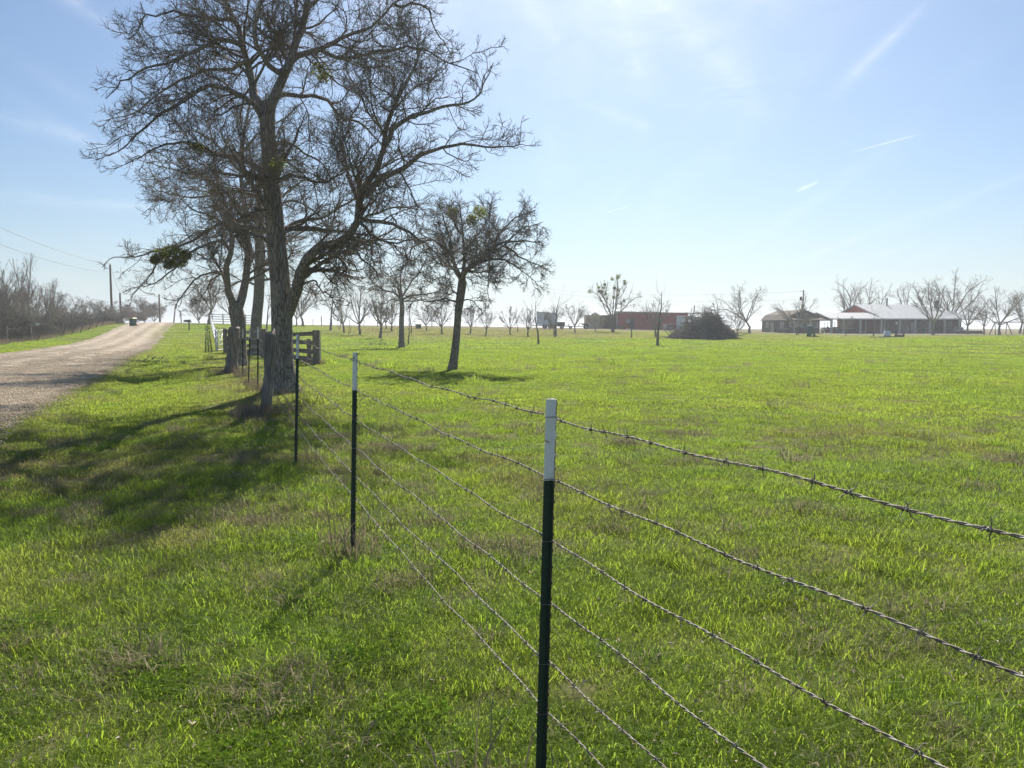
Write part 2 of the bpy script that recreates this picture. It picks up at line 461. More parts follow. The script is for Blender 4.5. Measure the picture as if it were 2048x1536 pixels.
def mat_ground():
    t = NT('pasture_ground')
    at = t.n('ShaderNodeAttribute', attribute_name='dry')
    fa = t.n('ShaderNodeAttribute', attribute_name='farfade')
    dry = at.outputs['Fac']
    c = grass_tone(t, dry, False)
    p = t.coord('Position')
    fine = t.noise(p, 9, 5, .7); mid = t.noise(p, 1.3, 4, .6)
    pl = t.coord('Position', (.25, 1, 1)); st = t.noise(pl, .9, 4, .6)
    # near the camera the soil and thatch between blades show
    soil = t.mix(t.ramp(fine, .35, .65), (.085, .075, .040), (.17, .155, .075))
    soil = t.mix(t.ramp(mid, .4, .65, 0, .6), soil, (.09, .11, .03))
    c = t.mix(t.ramp(st, .55, .8, 0, .5), c, (.045, .07, .018))
    c = t.mix(t.ramp(fine, .5, .8, 0, .25), c, (.20, .20, .06))
    soil = t.mix(.35, soil, c); c = t.mix(fa.outputs['Fac'], soil, c)
    h = t.math('ADD', t.math('MULTIPLY', fine, .5), mid)
    nm = t.bump(h, .6, .08)
    return t.finish(t.principled(c, .95, 0, nm, .05))
M['ground'] = mat_ground()

def mat_road():
    t = NT('gravel_road')
    p = t.coord('Position'); rot = t.n('ShaderNodeMapping'); rot.inputs['Rotation'].default_value = (0, 0, R(-22.3)); t.l(p, rot.inputs[0])
    rt = t.n('ShaderNodeMapping'); rt.inputs['Scale'].default_value = (1.0, .09, 1); t.l(rot.outputs[0], rt.inputs[0])
    streak = t.noise(rt.outputs[0], 1.3, 5, .6, .4)
    streak2 = t.noise(rt.outputs[0], 4.5, 4, .65, .8)
    fine = t.noise(p, 38, 5, .75); mid = t.noise(p, 1.1, 4, .6)
    vo = t.n('ShaderNodeTexVoronoi'); vo.inputs['Scale'].default_value = 26; t.l(p, vo.inputs['Vector'])
    c = t.mix(t.ramp(streak, .35, .65), (.38, .295, .205), (.57, .465, .335))
    c = t.mix(t.ramp(fine, .35, .7, 0, .55), c, (.30, .24, .19))
    c = t.mix(t.ramp(streak2, .60, .72, 0, .7), c, (.19, .155, .125))
    c = t.mix(t.ramp(mid, .55, .75, 0, .4), c, (.30, .235, .185))
    ac = t.n('ShaderNodeAttribute', attribute_name='across').outputs['Fac']; wob = t.math('ADD', ac, t.math('MULTIPLY', t.noise(p, .5, 3), .12))
    for c0 in (.24, .50, .80):       # packed wheel tracks
        tr = t.math('SUBTRACT', 1., t.math('MULTIPLY', t.math('ABSOLUTE', t.math('SUBTRACT', wob, c0+.06)), 9.), True)
        c = t.mix(t.math('MULTIPLY', tr, .85), c, (.68, .57, .43))
    ed = t.math('SUBTRACT', 1., t.math('MULTIPLY', ac, 6.), True)       # loose dark gravel on the near shoulder
    c = t.mix(t.math('MULTIPLY', ed, t.ramp(mid, .3, .6, .25, .8)), c, (.23, .185, .145))
    stone = t.n('ShaderNodeSeparateColor'); t.l(vo.outputs['Color'], stone.inputs[0])
    c = t.mix(t.ramp(stone.outputs[0], .7, .95, 0, .5), c, (.62, .54, .45))
    c = t.mix(t.ramp(stone.outputs[1], .75, .97, 0, .5), c, (.10, .085, .07))
    h = t.math('ADD', t.math('MULTIPLY', vo.outputs['Distance'], -.8), t.math('ADD', fine, t.math('MULTIPLY', streak2, .8)))
    nm = t.bump(h, .9, .05)
    return t.finish(t.principled(c, .95, 0, nm, .1))
M['road'] = mat_road()

M['wire'] = mat_simple('galvanised_wire', (.36, .34, .30), (.17, .14, .11), 60, .65, .5, spec=.4)
def mat_post(name, c, rust, lo, hi, rough=.5):
    t = NT(name); v = t.coord('Object'); nz = t.noise(v, 42, 5, .7); n2 = t.noise(v, 9, 3)
    s = t.math('ADD', t.math('MULTIPLY', nz, .6), t.math('MULTIPLY', n2, .4))
    cl = t.mix(t.ramp(s, lo, hi), c, rust)
    nm = t.bump(nz, .25, .004)
    return t.finish(t.principled(cl, rough, 0, nm, .35))
M['post_green'] = mat_post('green_post_paint', (.028, .052, .038), (.05, .035, .022), .58, .68)
M['post_white'] = mat_post('white_post_paint', (.82, .83, .82), (.16, .10, .07), .555, .60)
def mat_wood(name, a, b, sc=(18, 18, 1.2)):
    t = NT(name); v = t.coord('Object', sc); nz = t.noise(v, 1.6, 5, .65, .4); f = t.noise(t.coord('Object'), 9, 3)
    c = t.mix(t.ramp(nz, .35, .65), a, b); c = t.mix(t.ramp(f, .55, .75, 0, .4), c, tuple(q*.5 for q in a))
    return t.finish(t.principled(c, .9, 0, t.bump(nz, .8, .02), .12))
M['oldwood'] = mat_wood('weathered_post_wood', (.33, .295, .25), (.15, .13, .11))
M['railwood'] = mat_wood('weathered_rail_wood', (.29, .26, .225), (.15, .13, .11), (1.2, 1.2, 16))
M['whitepaint'] = mat_simple('white_pipe_paint', (.80, .80, .78), (.62, .62, .60), 3, .5)
M['galv'] = mat_simple('grey_metal', (.45, .46, .47), (.32, .33, .34), 4, .45, .4)
def mat_siding(name, a, pitch=.23, vertical=True):
    t = NT(name); w = t.n('ShaderNodeTexWave', wave_type='BANDS', bands_direction='X' if vertical else 'Z')
    w.inputs['Scale'].default_value = 1/pitch/3.14; v = t.coord('Object'); t.l(v, w.inputs['Vector'])
    nz = t.noise(v, 1.2, 4); c = t.mix(t.ramp(nz, .3, .7), a, tuple(q*.78 for q in a))
    c = t.mix(t.ramp(w.outputs[0], .0, .3, .35, 0), c, tuple(q*.5 for q in a))
    return t.finish(t.principled(c, .55, 0, t.bump(w.outputs[0], .5, .03), .3))
M['red'] = mat_siding('red_metal_siding', (.42, .06, .05))
M['redbrown'] = mat_siding('dark_red_boards', (.075, .040, .036), .3)
M['brownboard'] = mat_siding('brown_board_siding', (.075, .052, .042), .25)
M['roofmetal'] = mat_siding('galvanised_roof', (.40, .41, .42), .45)
M['roofbrown'] = mat_simple('brown_shingles', (.15, .115, .09), (.10, .08, .065), 8, .9)
M['trim'] = mat_simple('pale_trim', (.55, .55, .52), None, 4, .6)
M['tan'] = mat_simple('tan_panel', (.50, .43, .33), (.42, .36, .27), 1.5, .7)
M['dark'] = mat_simple('dark_opening', (.025, .024, .023), None, 4, .7)
M['glass'] = mat_simple('window_glass', (.05, .06, .065), None, 2, .12, spec=.6)
M['greenplastic'] = mat_simple('green_plastic', (.02, .10, .055), (.018, .085, .045), 3, .45)
M['yellow'] = mat_simple('yellow_lid_plastic', (.50, .48, .05), None, 3, .45)
M['teal'] = mat_simple('teal_plastic', (.015, .15, .11), None, 3, .45)
M['blackmetal'] = mat_simple('black_metal', (.035, .033, .032), (.06, .045, .035), 6, .55)
M['rusty'] = mat_simple('rusty_steel', (.13, .075, .05), (.08, .05, .035), 14, .85)
M['pole'] = mat_wood('creosote_pole', (.12, .065, .045), (.07, .042, .032), (6, 6, .6))
M['redpaint'] = mat_simple('red_machine_paint', (.42, .05, .03), None, 4, .4)
M['whitebody'] = mat_simple('white_body_paint', (.75, .76, .76), (.66, .67, .67), 2, .35)
M['greywhite'] = mat_simple('faded_white_panel', (.74, .77, .80), (.64, .67, .70), 1.5, .6)
M['rubber'] = mat_simple('black_rubber', (.03, .03, .03), None, 5, .8)
M['concrete'] = mat_simple('pale_concrete', (.36, .33, .29), (.28, .26, .23), 2, .9)
M['gravel'] = mat_simple('pale_gravel', (.30, .26, .19), (.22, .19, .12), 1.5, .95)
# ------------------------------------------------------------------ land
rng = np.random.default_rng(7)
def dryness(x, y):
    x = np.asarray(x, float); y = np.asarray(y, float)
    px = 1024+F*x/np.maximum(y, .5)
    d = sst(.66, .80, fbm(x, y, .8, 31))*.5                       # small thatch spots
    d = d*np.clip((26-y)/14, .12, 1)
    left = sst(1.0, -.5, x-(1.13-.415*y))                           # verge outside the fence
    d = d + .28*left*sst(.54, .72, fbm(x, y, 2.2, 43))*np.clip((30-y)/10, .2, 1)
    e = x+3.05+.41*y
    d = d + .55*np.exp(-((e-4.6)/1.3)**2)*sst(10, 16, y)*sst(95, 60, y)*(.5+.8*(fbm(x, y, 1.5, 5)-.3))      # worn strip
    d = d + .35*np.exp(-((e-.1)/.6)**2)*(.4+fbm(x, y, .8, 6))      # gravelly road edge
    crest = sst(70, 92, y+6*(fbm(x, y, 9, 77)-.5)*2)*sst(1330, 1130, px)*sst(540, 760, px)
    d = d + .85*crest*(.75+.5*(fbm(x, y, 6, 3)-.5))
    d = d + .30*sst(72, 90, y+10*(fbm(x, y, 9, 78)-.5))*sst(1150, 1300, px)*(1-sst(150, 175, y))
    d = d + 1.1*sst(150, 170, y)*sst(1300, 1500, px)
    d = d + .45*sst(115, 135, y)
    return np.clip(d, 0, 1)
def axis(lo, hi, s0, gr):
    a = [0.]; s = s0
    while a[-1] < hi: a.append(a[-1]+s); s *= gr
    b = [0.]; s = s0
    while b[-1] > lo: b.append(b[-1]-s); s *= gr
    return np.array(sorted(set(b[::-1]+a)))
ay = axis(-60, 4200, .16, 1.026); ax = axis(-3800, 3800, .16, 1.032)
XX, YY = np.meshgrid(ax, ay); ZZ = G(XX, YY)
nx, ny = len(ax), len(ay)
V = np.stack([XX, YY, ZZ], -1).reshape(-1, 3)
i = (np.arange(ny-1)[:, None]*nx+np.arange(nx-1)[None, :]).ravel()
me = mesh_np('ground', V, [np.stack([i, i+1, i+nx+1, i+nx], 1)], M['ground'], True)
a = me.attributes.new('dry', 'FLOAT', 'POINT'); a.data.foreach_set('value', dryness(XX, YY).ravel().astype(np.float32))
a = me.attributes.new('farfade', 'FLOAT', 'POINT'); a.data.foreach_set('value', sst(7, 45, np.hypot(XX, YY)).ravel().astype(np.float32))
tag(link('ground', me), kind='structure', label='green pasture rising gently to a low crest')

# gravel road draped over the land
sy = np.concatenate([np.arange(-14, 45, .16), np.arange(45, 130, .6), np.arange(130, 420, 4.)])
cs = np.linspace(0, 1, 40)
xr = -3.05-.41*sy+(fbm(sy, sy*0, 2.2, 1)-.5)*.8+(fbm(sy, sy*0, .4, 2)-.5)*.35
xl = -10.1-.41*sy+(fbm(sy, sy*0+9, 3, 3)-.5)*.8
X = xr[:, None]*(1-cs)+xl[:, None]*cs; Y = np.repeat(sy[:, None], len(cs), 1)
crown = .035+.06*np.sin(np.pi*cs)[None, :]+0.02*(fbm(X, Y, .5, 8)-.5)*np.sin(np.pi*cs)[None, :]
Z = G(X, Y)+crown
Z[:, 0] -= .07; Z[:, -1] -= .07
V = np.stack([X, Y, Z], -1).reshape(-1, 3); nx = len(cs)
i = (np.arange(len(sy)-1)[:, None]*nx+np.arange(nx-1)[None, :]).ravel()
me = mesh_np('road', V, [np.stack([i, i+nx, i+nx+1, i+1], 1)], M['road'], True)
a = me.attributes.new('across', 'FLOAT', 'POINT'); a.data.foreach_set('value', np.repeat(cs[None], len(sy), 0).ravel().astype(np.float32))
tag(link('road', me), kind='structure', label='unpaved gravel road climbing to the crest')

# ------------------------------------------------------------------ grass
def blades_mesh(name, n, rad, h0, h1, w, lean, seed, mat, flat=0.):
    r = np.random.default_rng(seed)
    q = rad*np.sqrt(r.random(n)); th = r.random(n)*2*np.pi
    bx, by = q*np.cos(th), q*np.sin(th)
    h = h0+(h1-h0)*r.random(n)**1.5; az = r.random(n)*2*np.pi; ln = lean*(.3+r.random(n))*h
    fx, fy = -np.sin(az+r.normal(0, .6, n)), np.cos(az+r.normal(0, .6, n)); ww = w*(.6+.8*r.random(n))/2
    dx, dy = np.cos(az), np.sin(az); z0 = -0.01
    def P(x, y, z): return np.stack([x, y, np.broadcast_to(z, x.shape)], 1)
    v0 = P(bx-fx*ww, by-fy*ww, z0); v1 = P(bx+fx*ww, by+fy*ww, z0)
    mx, my, mz = bx+dx*ln*.35, by+dy*ln*.35, h*.6*(1-flat)
    v2 = P(mx+fx*ww*.8, my+fy*ww*.8, mz); v3 = P(mx-fx*ww*.8, my-fy*ww*.8, mz)
    v4 = P(bx+dx*ln, by+dy*ln, h*(1-flat*.9)*(1-.25*r.random(n)*lean))
    V = np.stack([v0, v1, v2, v3, v4], 1).reshape(-1, 3); b = np.arange(n)*5
    return mesh_np(name, V, [np.stack([b, b+1, b+2, b+3], 1), np.stack([b+3, b+2, b+4], 1)], mat)
def clover_mesh(name, n, rad, s, seed, mat):
    r = np.random.default_rng(seed); Vs = []
    q = rad*np.sqrt(r.random(n)); th = r.random(n)*2*np.pi; c = np.stack([q*np.cos(th), q*np.sin(th), .01+.055*r.random(n)**1.5], 1)
    out = []; 
    for k in range(3):
        a = r.random(n)*.5+k*2.09+th; d = np.stack([np.cos(a), np.sin(a), r.normal(.15, .3, n)], 1); d = nrm(d)
        sd = nrm(np.cross(d, np.array([0, 0, 1.])+r.normal(0, .2, (n, 3)))); L = s*(.5+1.1*r.random(n))[:, None]
        out.append(np.stack([c, c+d*L*.6+sd*L*.42, c+d*L, c+d*L*.6-sd*L*.42], 1))
    V = np.concatenate(out, 0).reshape(-1, 3); b = np.arange(3*n)*4
    return mesh_np(name, V, [np.stack([b, b+1, b+2, b+3], 1)], mat)
def proto(me):
    o = bpy.data.objects.new(me.name, me); return o
def scatter(name, protos, pts, rot, scl, idx, dry, label, cat, kind='stuff', mats=()):
    c = bpy.data.collections.new(name+'_sources')
    for i, p in enumerate(protos):
        p.name = '%s_%02d' % (name, i); c.objects.link(p)
    me = bpy.data.meshes.new(name); me.vertices.add(len(pts)); me.vertices.foreach_set('co', np.asarray(pts, np.float32).ravel())
    for nm, ty, dat in (('rot', 'FLOAT_VECTOR', rot), ('scl', 'FLOAT', scl), ('idx', 'INT', idx), ('dry', 'FLOAT', dry)):
        at = me.attributes.new(nm, ty, 'POINT')
        at.data.foreach_set('vector' if ty == 'FLOAT_VECTOR' else 'value', np.asarray(dat, np.int32 if ty == 'INT' else np.float32).ravel())
    me.update(); o = link(name, me); tag(o, label, cat, kind=kind)
    ng = bpy.data.node_groups.new(name+'_nodes', 'GeometryNodeTree')
    ng.interface.new_socket('Geometry', in_out='INPUT', socket_type='NodeSocketGeometry')
    ng.interface.new_socket('Geometry', in_out='OUTPUT', socket_type='NodeSocketGeometry')
    N = ng.nodes.new; L = ng.links.new
    gi, go = N('NodeGroupInput'), N('NodeGroupOutput')
    m2p = N('GeometryNodeMeshToPoints'); ip = N('GeometryNodeInstanceOnPoints'); ci = N('GeometryNodeCollectionInfo')
    ci.inputs['Collection'].default_value = c; ci.inputs['Separate Children'].default_value = True; ci.inputs['Reset Children'].default_value = True
    ip.inputs['Pick Instance'].default_value = True
    def na(nm, dt):
        n = N('GeometryNodeInputNamedAttribute'); n.data_type = dt; n.inputs['Name'].default_value = nm; return n.outputs['Attribute']
    L(gi.outputs[0], m2p.inputs[0]); L(m2p.outputs[0], ip.inputs['Points']); L(ci.outputs[0], ip.inputs['Instance'])
    L(na('idx', 'INT'), ip.inputs['Instance Index'])
    e2r = N('FunctionNodeEulerToRotation'); L(na('rot', 'FLOAT_VECTOR'), e2r.inputs[0]); L(e2r.outputs[0], ip.inputs['Rotation'])
    L(na('scl', 'FLOAT'), ip.inputs['Scale']); L(ip.outputs[0], go.inputs[0])
    md = o.modifiers.new('scatter', 'NODES'); md.node_group = ng
    return o
protos = []
for s in range(5): protos.append(proto(blades_mesh('turf', 210, .18, .018, .062, .0029, 1.6, 100+s, M['blade'])))        # 0-4 near turf
for s in range(3): protos.append(proto(blades_mesh('tuft', 110, .10, .03, .105, .0032, 1.3, 120+s, M['blade'])))          # 5-7 taller tufts
for s in range(2): protos.append(proto(clover_mesh('clover', 120, .18, .016, 130+s, M['clover'])))                     # 8-9
for s in range(3): protos.append(proto(blades_mesh('thatch', 70, .13, .02, .07, .0030, 2.4, 140+s, M['thatch'], .4)))  # 10-12
for s in range(4): protos.append(proto(blades_mesh('midturf', 300, .34, .015, .038, .0058, 1.7, 150+s, M['blade'])))    # 13-16
for s in range(4): protos.append(proto(blades_mesh('farturf', 380, .8, .014, .032, .012, 1.7, 160+s, M['blade'])))      # 17-20
for s in range(4): protos.append(proto(blades_mesh('distantturf', 300, 2.2, .018, .038, .04, 1.6, 170+s, M['blade'])))  # 21-24
for s in range(2): protos.append(proto(blades_mesh('drytuft', 60, .10, .04, .11, .0035, 1.4, 180+s, M['thatch'])))     # 25-26
def wedge(r0, r1, dens, back=False):
    A_ = math.radians(300 if r1 <= 5 else 170 if r1 <= 15 else 140 if r1 <= 60 else 112)
    n = int((r1*r1-r0*r0)*A_/2*dens); r = np.sqrt(r0*r0+(r1*r1-r0*r0)*rng.random(n))
    a = (rng.random(n)-.5)*A_; x, y = r*np.sin(a), r*np.cos(a)
    e = -(x+3.05+.41*y); ed = np.minimum(e, 7.2-e)+(vnoise(x, y, .7, 4)-.5)*1.1
    k = (ed < 0.05) | ((ed < .9) & (rng.random(n) < .12))
    return x[k], y[k]
P_, I_, S_ = [], [], []
def put(x, y, idx, s):
    P_.append(np.stack([x, y], 1)); I_.append(idx); S_.append(s)
# near turf
for r0, r1, dens in ((.3, 5, 110), (5, 9, 72), (9, 14, 40)):
    x, y = wedge(r0, r1, dens, r1 < 4)
    th = sst(.50, .68, fbm(x, y, .55, 31)) ; bare = sst(.66, .76, fbm(x, y, .36, 55))
    cl = sst(.44, .6, fbm(x, y, 1.0, 63))*sst(-.2, -.9, x)*np.maximum(sst(4.2, 3.0, y), .6*sst(-3.5, -5.5, x)*sst(14, 9, y))
    u = rng.random(len(x)); idx = rng.integers(0, 5, len(x)); s = .62+.75*rng.random(len(x))**1.3*(.5+1.1*fbm(x, y, 1.1, 12))
    k = u < cl*.24; idx[k] = rng.integers(8, 10, k.sum())
    k2 = (~k) & (rng.random(len(x)) < bare*.85); idx[k2] = rng.integers(10, 13, k2.sum())
    tall = sst(.56, .7, fbm(x, y, .6, 71)); k3 = (~k) & (~k2) & (rng.random(len(x)) < tall*.5+.04); idx[k3] = rng.integers(5, 8, k3.sum())
    k4 = (~k) & (~k3) & (rng.random(len(x)) < .04*(1+3*sst(.55, .7, fbm(x, y, 1.6, 43)))); idx[k4] = rng.integers(25, 27, k4.sum())
    keep = rng.random(len(x)) > bare*.5
    put(x[keep], y[keep], idx[keep], s[keep])
for r0, r1, dens, lo, hi in ((13, 26, 16, 13, 17), (25, 52, 3.8, 17, 21), (50, 120, .55, 21, 25)):
    x, y = wedge(r0, r1, dens); s = .7+.6*rng.random(len(x))*(.5+fbm(x, y, 3, 12))
    put(x, y, rng.integers(lo, hi, len(x)), s)
# clumps of dead brown grass close by
cx_, cy_ = wedge(1.5, 13, .7)
for a_, b_ in zip(cx_, cy_):
    if a_ > .5+.2*b_ and rng.random() < .45: continue
    k_ = rng.integers(5, 16); q_ = rng.uniform(.08, .24); put(a_+rng.normal(0, q_*1.5, k_), b_+rng.normal(0, q_, k_), rng.integers(25, 27, k_), .6+.7*rng.random(k_))
    k_ = rng.integers(2, 7); put(a_+rng.normal(0, q_*1.3, k_), b_+rng.normal(0, q_, k_), rng.integers(10, 13, k_), .7+.5*rng.random(k_))
# scattered dark tufts out in the pasture
x, y = wedge(14, 60, .06); put(x, y, rng.integers(5, 8, len(x)), 1.6+2.2*rng.random(len(x)))
x, y = wedge(9, 40, .12); put(x, y, rng.integers(25, 27, len(x)), 1.2+1.3*rng.random(len(x)))
P_ = np.concatenate(P_); I_ = np.concatenate(I_); S_ = np.concatenate(S_)
z = G(P_[:, 0], P_[:, 1]); rot = np.zeros((len(P_), 3)); rot[:, 2] = rng.random(len(P_))*6.283
rot[:, :2] = rng.normal(0, .05, (len(P_), 2))*(I_ < 17)[:, None]
scatter('grass', protos, np.column_stack([P_, z]), rot, S_, I_, dryness(P_[:, 0], P_[:, 1]),
        'short green pasture grass with clover and dry thatch', 'grass')
# fallen leaves and chips lying in the turf; pale ones also imitate glints
def litter_mesh(seed):
    r = np.random.default_rng(seed); n = 7; c = np.stack([r.normal(0, .12, n), r.normal(0, .12, n), r.uniform(.012, .045, n)], 1)
    a = r.random(n)*6.28; s = r.uniform(.004, .012, n)[:, None]; d = np.stack([np.cos(a), np.sin(a), r.normal(0, .35, n)], 1); e_ = np.stack([-np.sin(a), np.cos(a), r.normal(0, .35, n)], 1)
    V = np.stack([c-d*s, c-d*s*.2+e_*s*.45+[0, 0, .004], c+d*s, c-e_*s*.45+[0, 0, .004], c+[0, 0, -.003]], 1).reshape(-1, 3); b = np.arange(n)*5
    return mesh_np('litter', V, [np.concatenate([np.stack([b+i, b+(i+1) % 4, b+4], 1) for i in range(4)])], M['litter'])
M['litter'] = mat_simple('dead_leaf_glint', (.50, .43, .32), (.28, .21, .14), 7, .7)
lx, ly = wedge(1., 15, 22); kk = rng.random(len(lx)) < (.15+1.3*sst(.5, .7, fbm(lx, ly, 1.3, 91))); lx, ly = lx[kk], ly[kk]; n = len(lx)
lr_ = np.zeros((n, 3)); lr_[:, 2] = rng.random(n)*6.28
scatter('leaf_litter_glints', [proto(litter_mesh(400+s)) for s in range(4)], np.column_stack([lx, ly, G(lx, ly)]), lr_, .6+.8*rng.random(n), rng.integers(0, 4, n), np.zeros(n), 'fallen leaves and chips, doubling as pale glints, scattered through the turf', 'leaves')
# ------------------------------------------------------------------ branching
def spline(pts, K):
    P = np.array(pts, float); n = len(P)
    if n == 2: return P[0]+(P[1]-P[0])*np.linspace(0, 1, K)[:, None]
    d = np.concatenate([[0], np.cumsum(np.linalg.norm(np.diff(P, axis=0), axis=1))]); t = np.linspace(0, d[-1], K)
    m = np.gradient(P, d, axis=0); i = np.clip(np.searchsorted(d, t, side='right')-1, 0, n-2)
    h = (d[i+1]-d[i]); u = ((t-d[i])/h)[:, None]; h = h[:, None]
    return (2*u**3-3*u**2+1)*P[i]+(u**3-2*u**2+u)*h*m[i]+(-2*u**3+3*u**2)*P[i+1]+(u**3-u**2)*h*m[i+1]
def spawn(P, Rr, per_m, t0, t1, ang, angv, lf, lmin, lmax, K, r, up=.0, wob=.18, rr=.6, rmin=.004, taper=.3, hz=0., curl=0.):
    """children for every parent polyline; P (N,K0,3). returns (P', R')"""
    N, K0 = P.shape[:2]; L = np.linalg.norm(np.diff(P, axis=1), axis=2).sum(1)
    n = np.floor(per_m*L*(t1-t0)+r.random(N)).astype(int); pi = np.repeat(np.arange(N), n); M_ = len(pi)
    if M_ == 0: return np.zeros((0, K, 3)), np.zeros((0, K))
    t = t0+(t1-t0)*r.random(M_)**.9; f = t*(K0-1); i = np.minimum(f.astype(int), K0-2); u = f-i
    pos = P[pi, i]*(1-u)[:, None]+P[pi, i+1]*u[:, None]; T = nrm(P[pi, i+1]-P[pi, i]); pr = Rr[pi, i]*(1-u)+Rr[pi, i+1]*u
    rnd = nrm(r.normal(size=(M_, 3))*np.array([1, 1, 1-hz])); perp = nrm(rnd-T*(rnd*T).sum(1)[:, None])
    a = np.radians(ang+r.normal(0, angv, M_))[:, None]; d = np.cos(a)*T+np.sin(a)*perp
    ln = np.clip(L[pi]*lf*(1.15-.85*t)*(.5+.9*r.random(M_)), lmin*np.where(t > .8, .5, 1), lmax)
    rad = np.minimum(pr*rr*(.7+.5*r.random(M_)), ln*.03+rmin)
    rad = np.maximum(rad, rmin)
    out = np.empty((M_, K, 3)); out[:, 0] = pos; step = (ln/(K-1))[:, None]; bend = r.normal(0, curl, (M_, 3))
    for k in range(1, K):
        d = d+r.normal(0, wob, (M_, 3))+bend; d[:, 2] += up*(k/(K-1)); d = nrm(d); out[:, k] = out[:, k-1]+d*step
    tp = 1-(1-taper)*np.linspace(0, 1, K)[None, :]
    return out, np.maximum(rad[:, None]*tp, rmin*.75)
def subset(P, Rr, mask): return P[mask], Rr[mask]
def leafballs(cs, rad, n, s, r):
    V = []; 
    for c, q in zip(cs, rad):
        p = nrm(r.normal(size=(n, 3)))*(r.random((n, 1))**.45)*q*np.array([1, 1, .85])+c
        a = nrm(r.normal(size=(n, 3))); b = nrm(np.cross(a, r.normal(size=(n, 3))))
        V.append(np.stack([p-a*s, p+b*s*.45, p+a*s, p-b*s*.45], 1))
    V = np.concatenate(V).reshape(-1, 3); b = np.arange(len(V)//4)*4; mist_n[len(b)] = n
    return V, np.stack([b, b+1, b+2, b+3], 1)
mist_n = {}
def trunk_mesh(pts, rad, S, K, seed, flare=1.5, rough=.06):
    P = spline(pts, K); r = np.interp(np.linspace(0, 1, K), np.linspace(0, 1, len(rad)), rad)
    hgt = np.linalg.norm(P-P[0], axis=1); r = r*(1+(flare-1)*np.exp(-hgt/(rad[0]*1.9)))
    V, Fq = tubes(P[None], r[None], S); V = V.reshape(K, S, 3); c = P[:, None, :]
    a = np.arange(S)/S*2*np.pi; rg = np.random.default_rng(seed); ph = rg.random(5)*6.28
    lob = sum(np.sin(a*k+ph[k-1])*.5/k for k in (2, 3, 5))[None, :]*np.exp(-hgt/(rad[0]*3))[:, None]*.22*min(flare-1, 1)
    nz = (fbm(a[None, :]*3+hgt[:, None]*.3, hgt[:, None]*2+a[None, :]*0, .6, seed)-.5)*2*rough
    V = c+(V-c)*(1+lob+nz)[:, :, None]
    return V.reshape(-1, 3), Fq
def tree_object(name, root, groups, label, cat, trunk=None, extra=(), tw=None, group=None, mt='bark'):
    """groups: list of (P,R,S,matkey) in world coordinates -> one thing with trunk and crown"""
    e = empty(name, root, label, cat, group); o = np.array(root, float)
    if trunk is not None:
        V, Fq = trunk; link('trunk', mesh_np('trunk', V-o, [Fq], M[mt], True), e)
    Vs, Fs, mi, mats, n = [], [], [], [], 0
    for P, Rr, S, mk in groups:
        if len(P) == 0: continue
        V, Fq = tubes(P, Rr, S); Vs.append(V-o); Fs.append(Fq+n); n += len(V)
        if mk not in mats: mats.append(mk)
        mi += [mats.index(mk)]*len(Fq)
    me = mesh_np('crown', np.concatenate(Vs), [np.concatenate(Fs)], [M[k] for k in mats], True, mi)
    link('crown', me, e)
    for nm, V, Fq, mk in extra:
        if nm == 'mistletoe':
            q = mist_n[Fq.shape[0]]
            for k in range(0, Fq.shape[0], q): link(nm, mesh_np(nm, V[k*4:(k+q)*4]-o, [Fq[:q]], M[mk]), e)
        else: link(nm, mesh_np(nm, V-o, [Fq], M[mk]), e)
    return e

def traced(limbs, Y0, r, K=16, wob=.05, ws=.72):
    """limbs: (pixel points, px width start, px width end, depth change start, end) -> arrays"""
    Ps, Rs = [], []
    for pts, w0, w1, d0, d1 in limbs:
        n = len(pts); P = np.array([W(px, py, Y0+d0+(d1-d0)*k/(n-1)) for k, (px, py) in enumerate(pts)])
        P = spline(P, K); jit = np.cumsum(r.normal(0, wob, (K, 3)), 0)*.45; jit -= jit[0]; jit[:, 1] *= 1.6
        P = P+jit; Ps.append(P)
        t = np.linspace(0, 1, K); w = w0*ws+(w1*.5-w0*ws)*t**.7; Rs.append(w/2*Y0/F)
    return np.array(Ps), np.array(Rs)

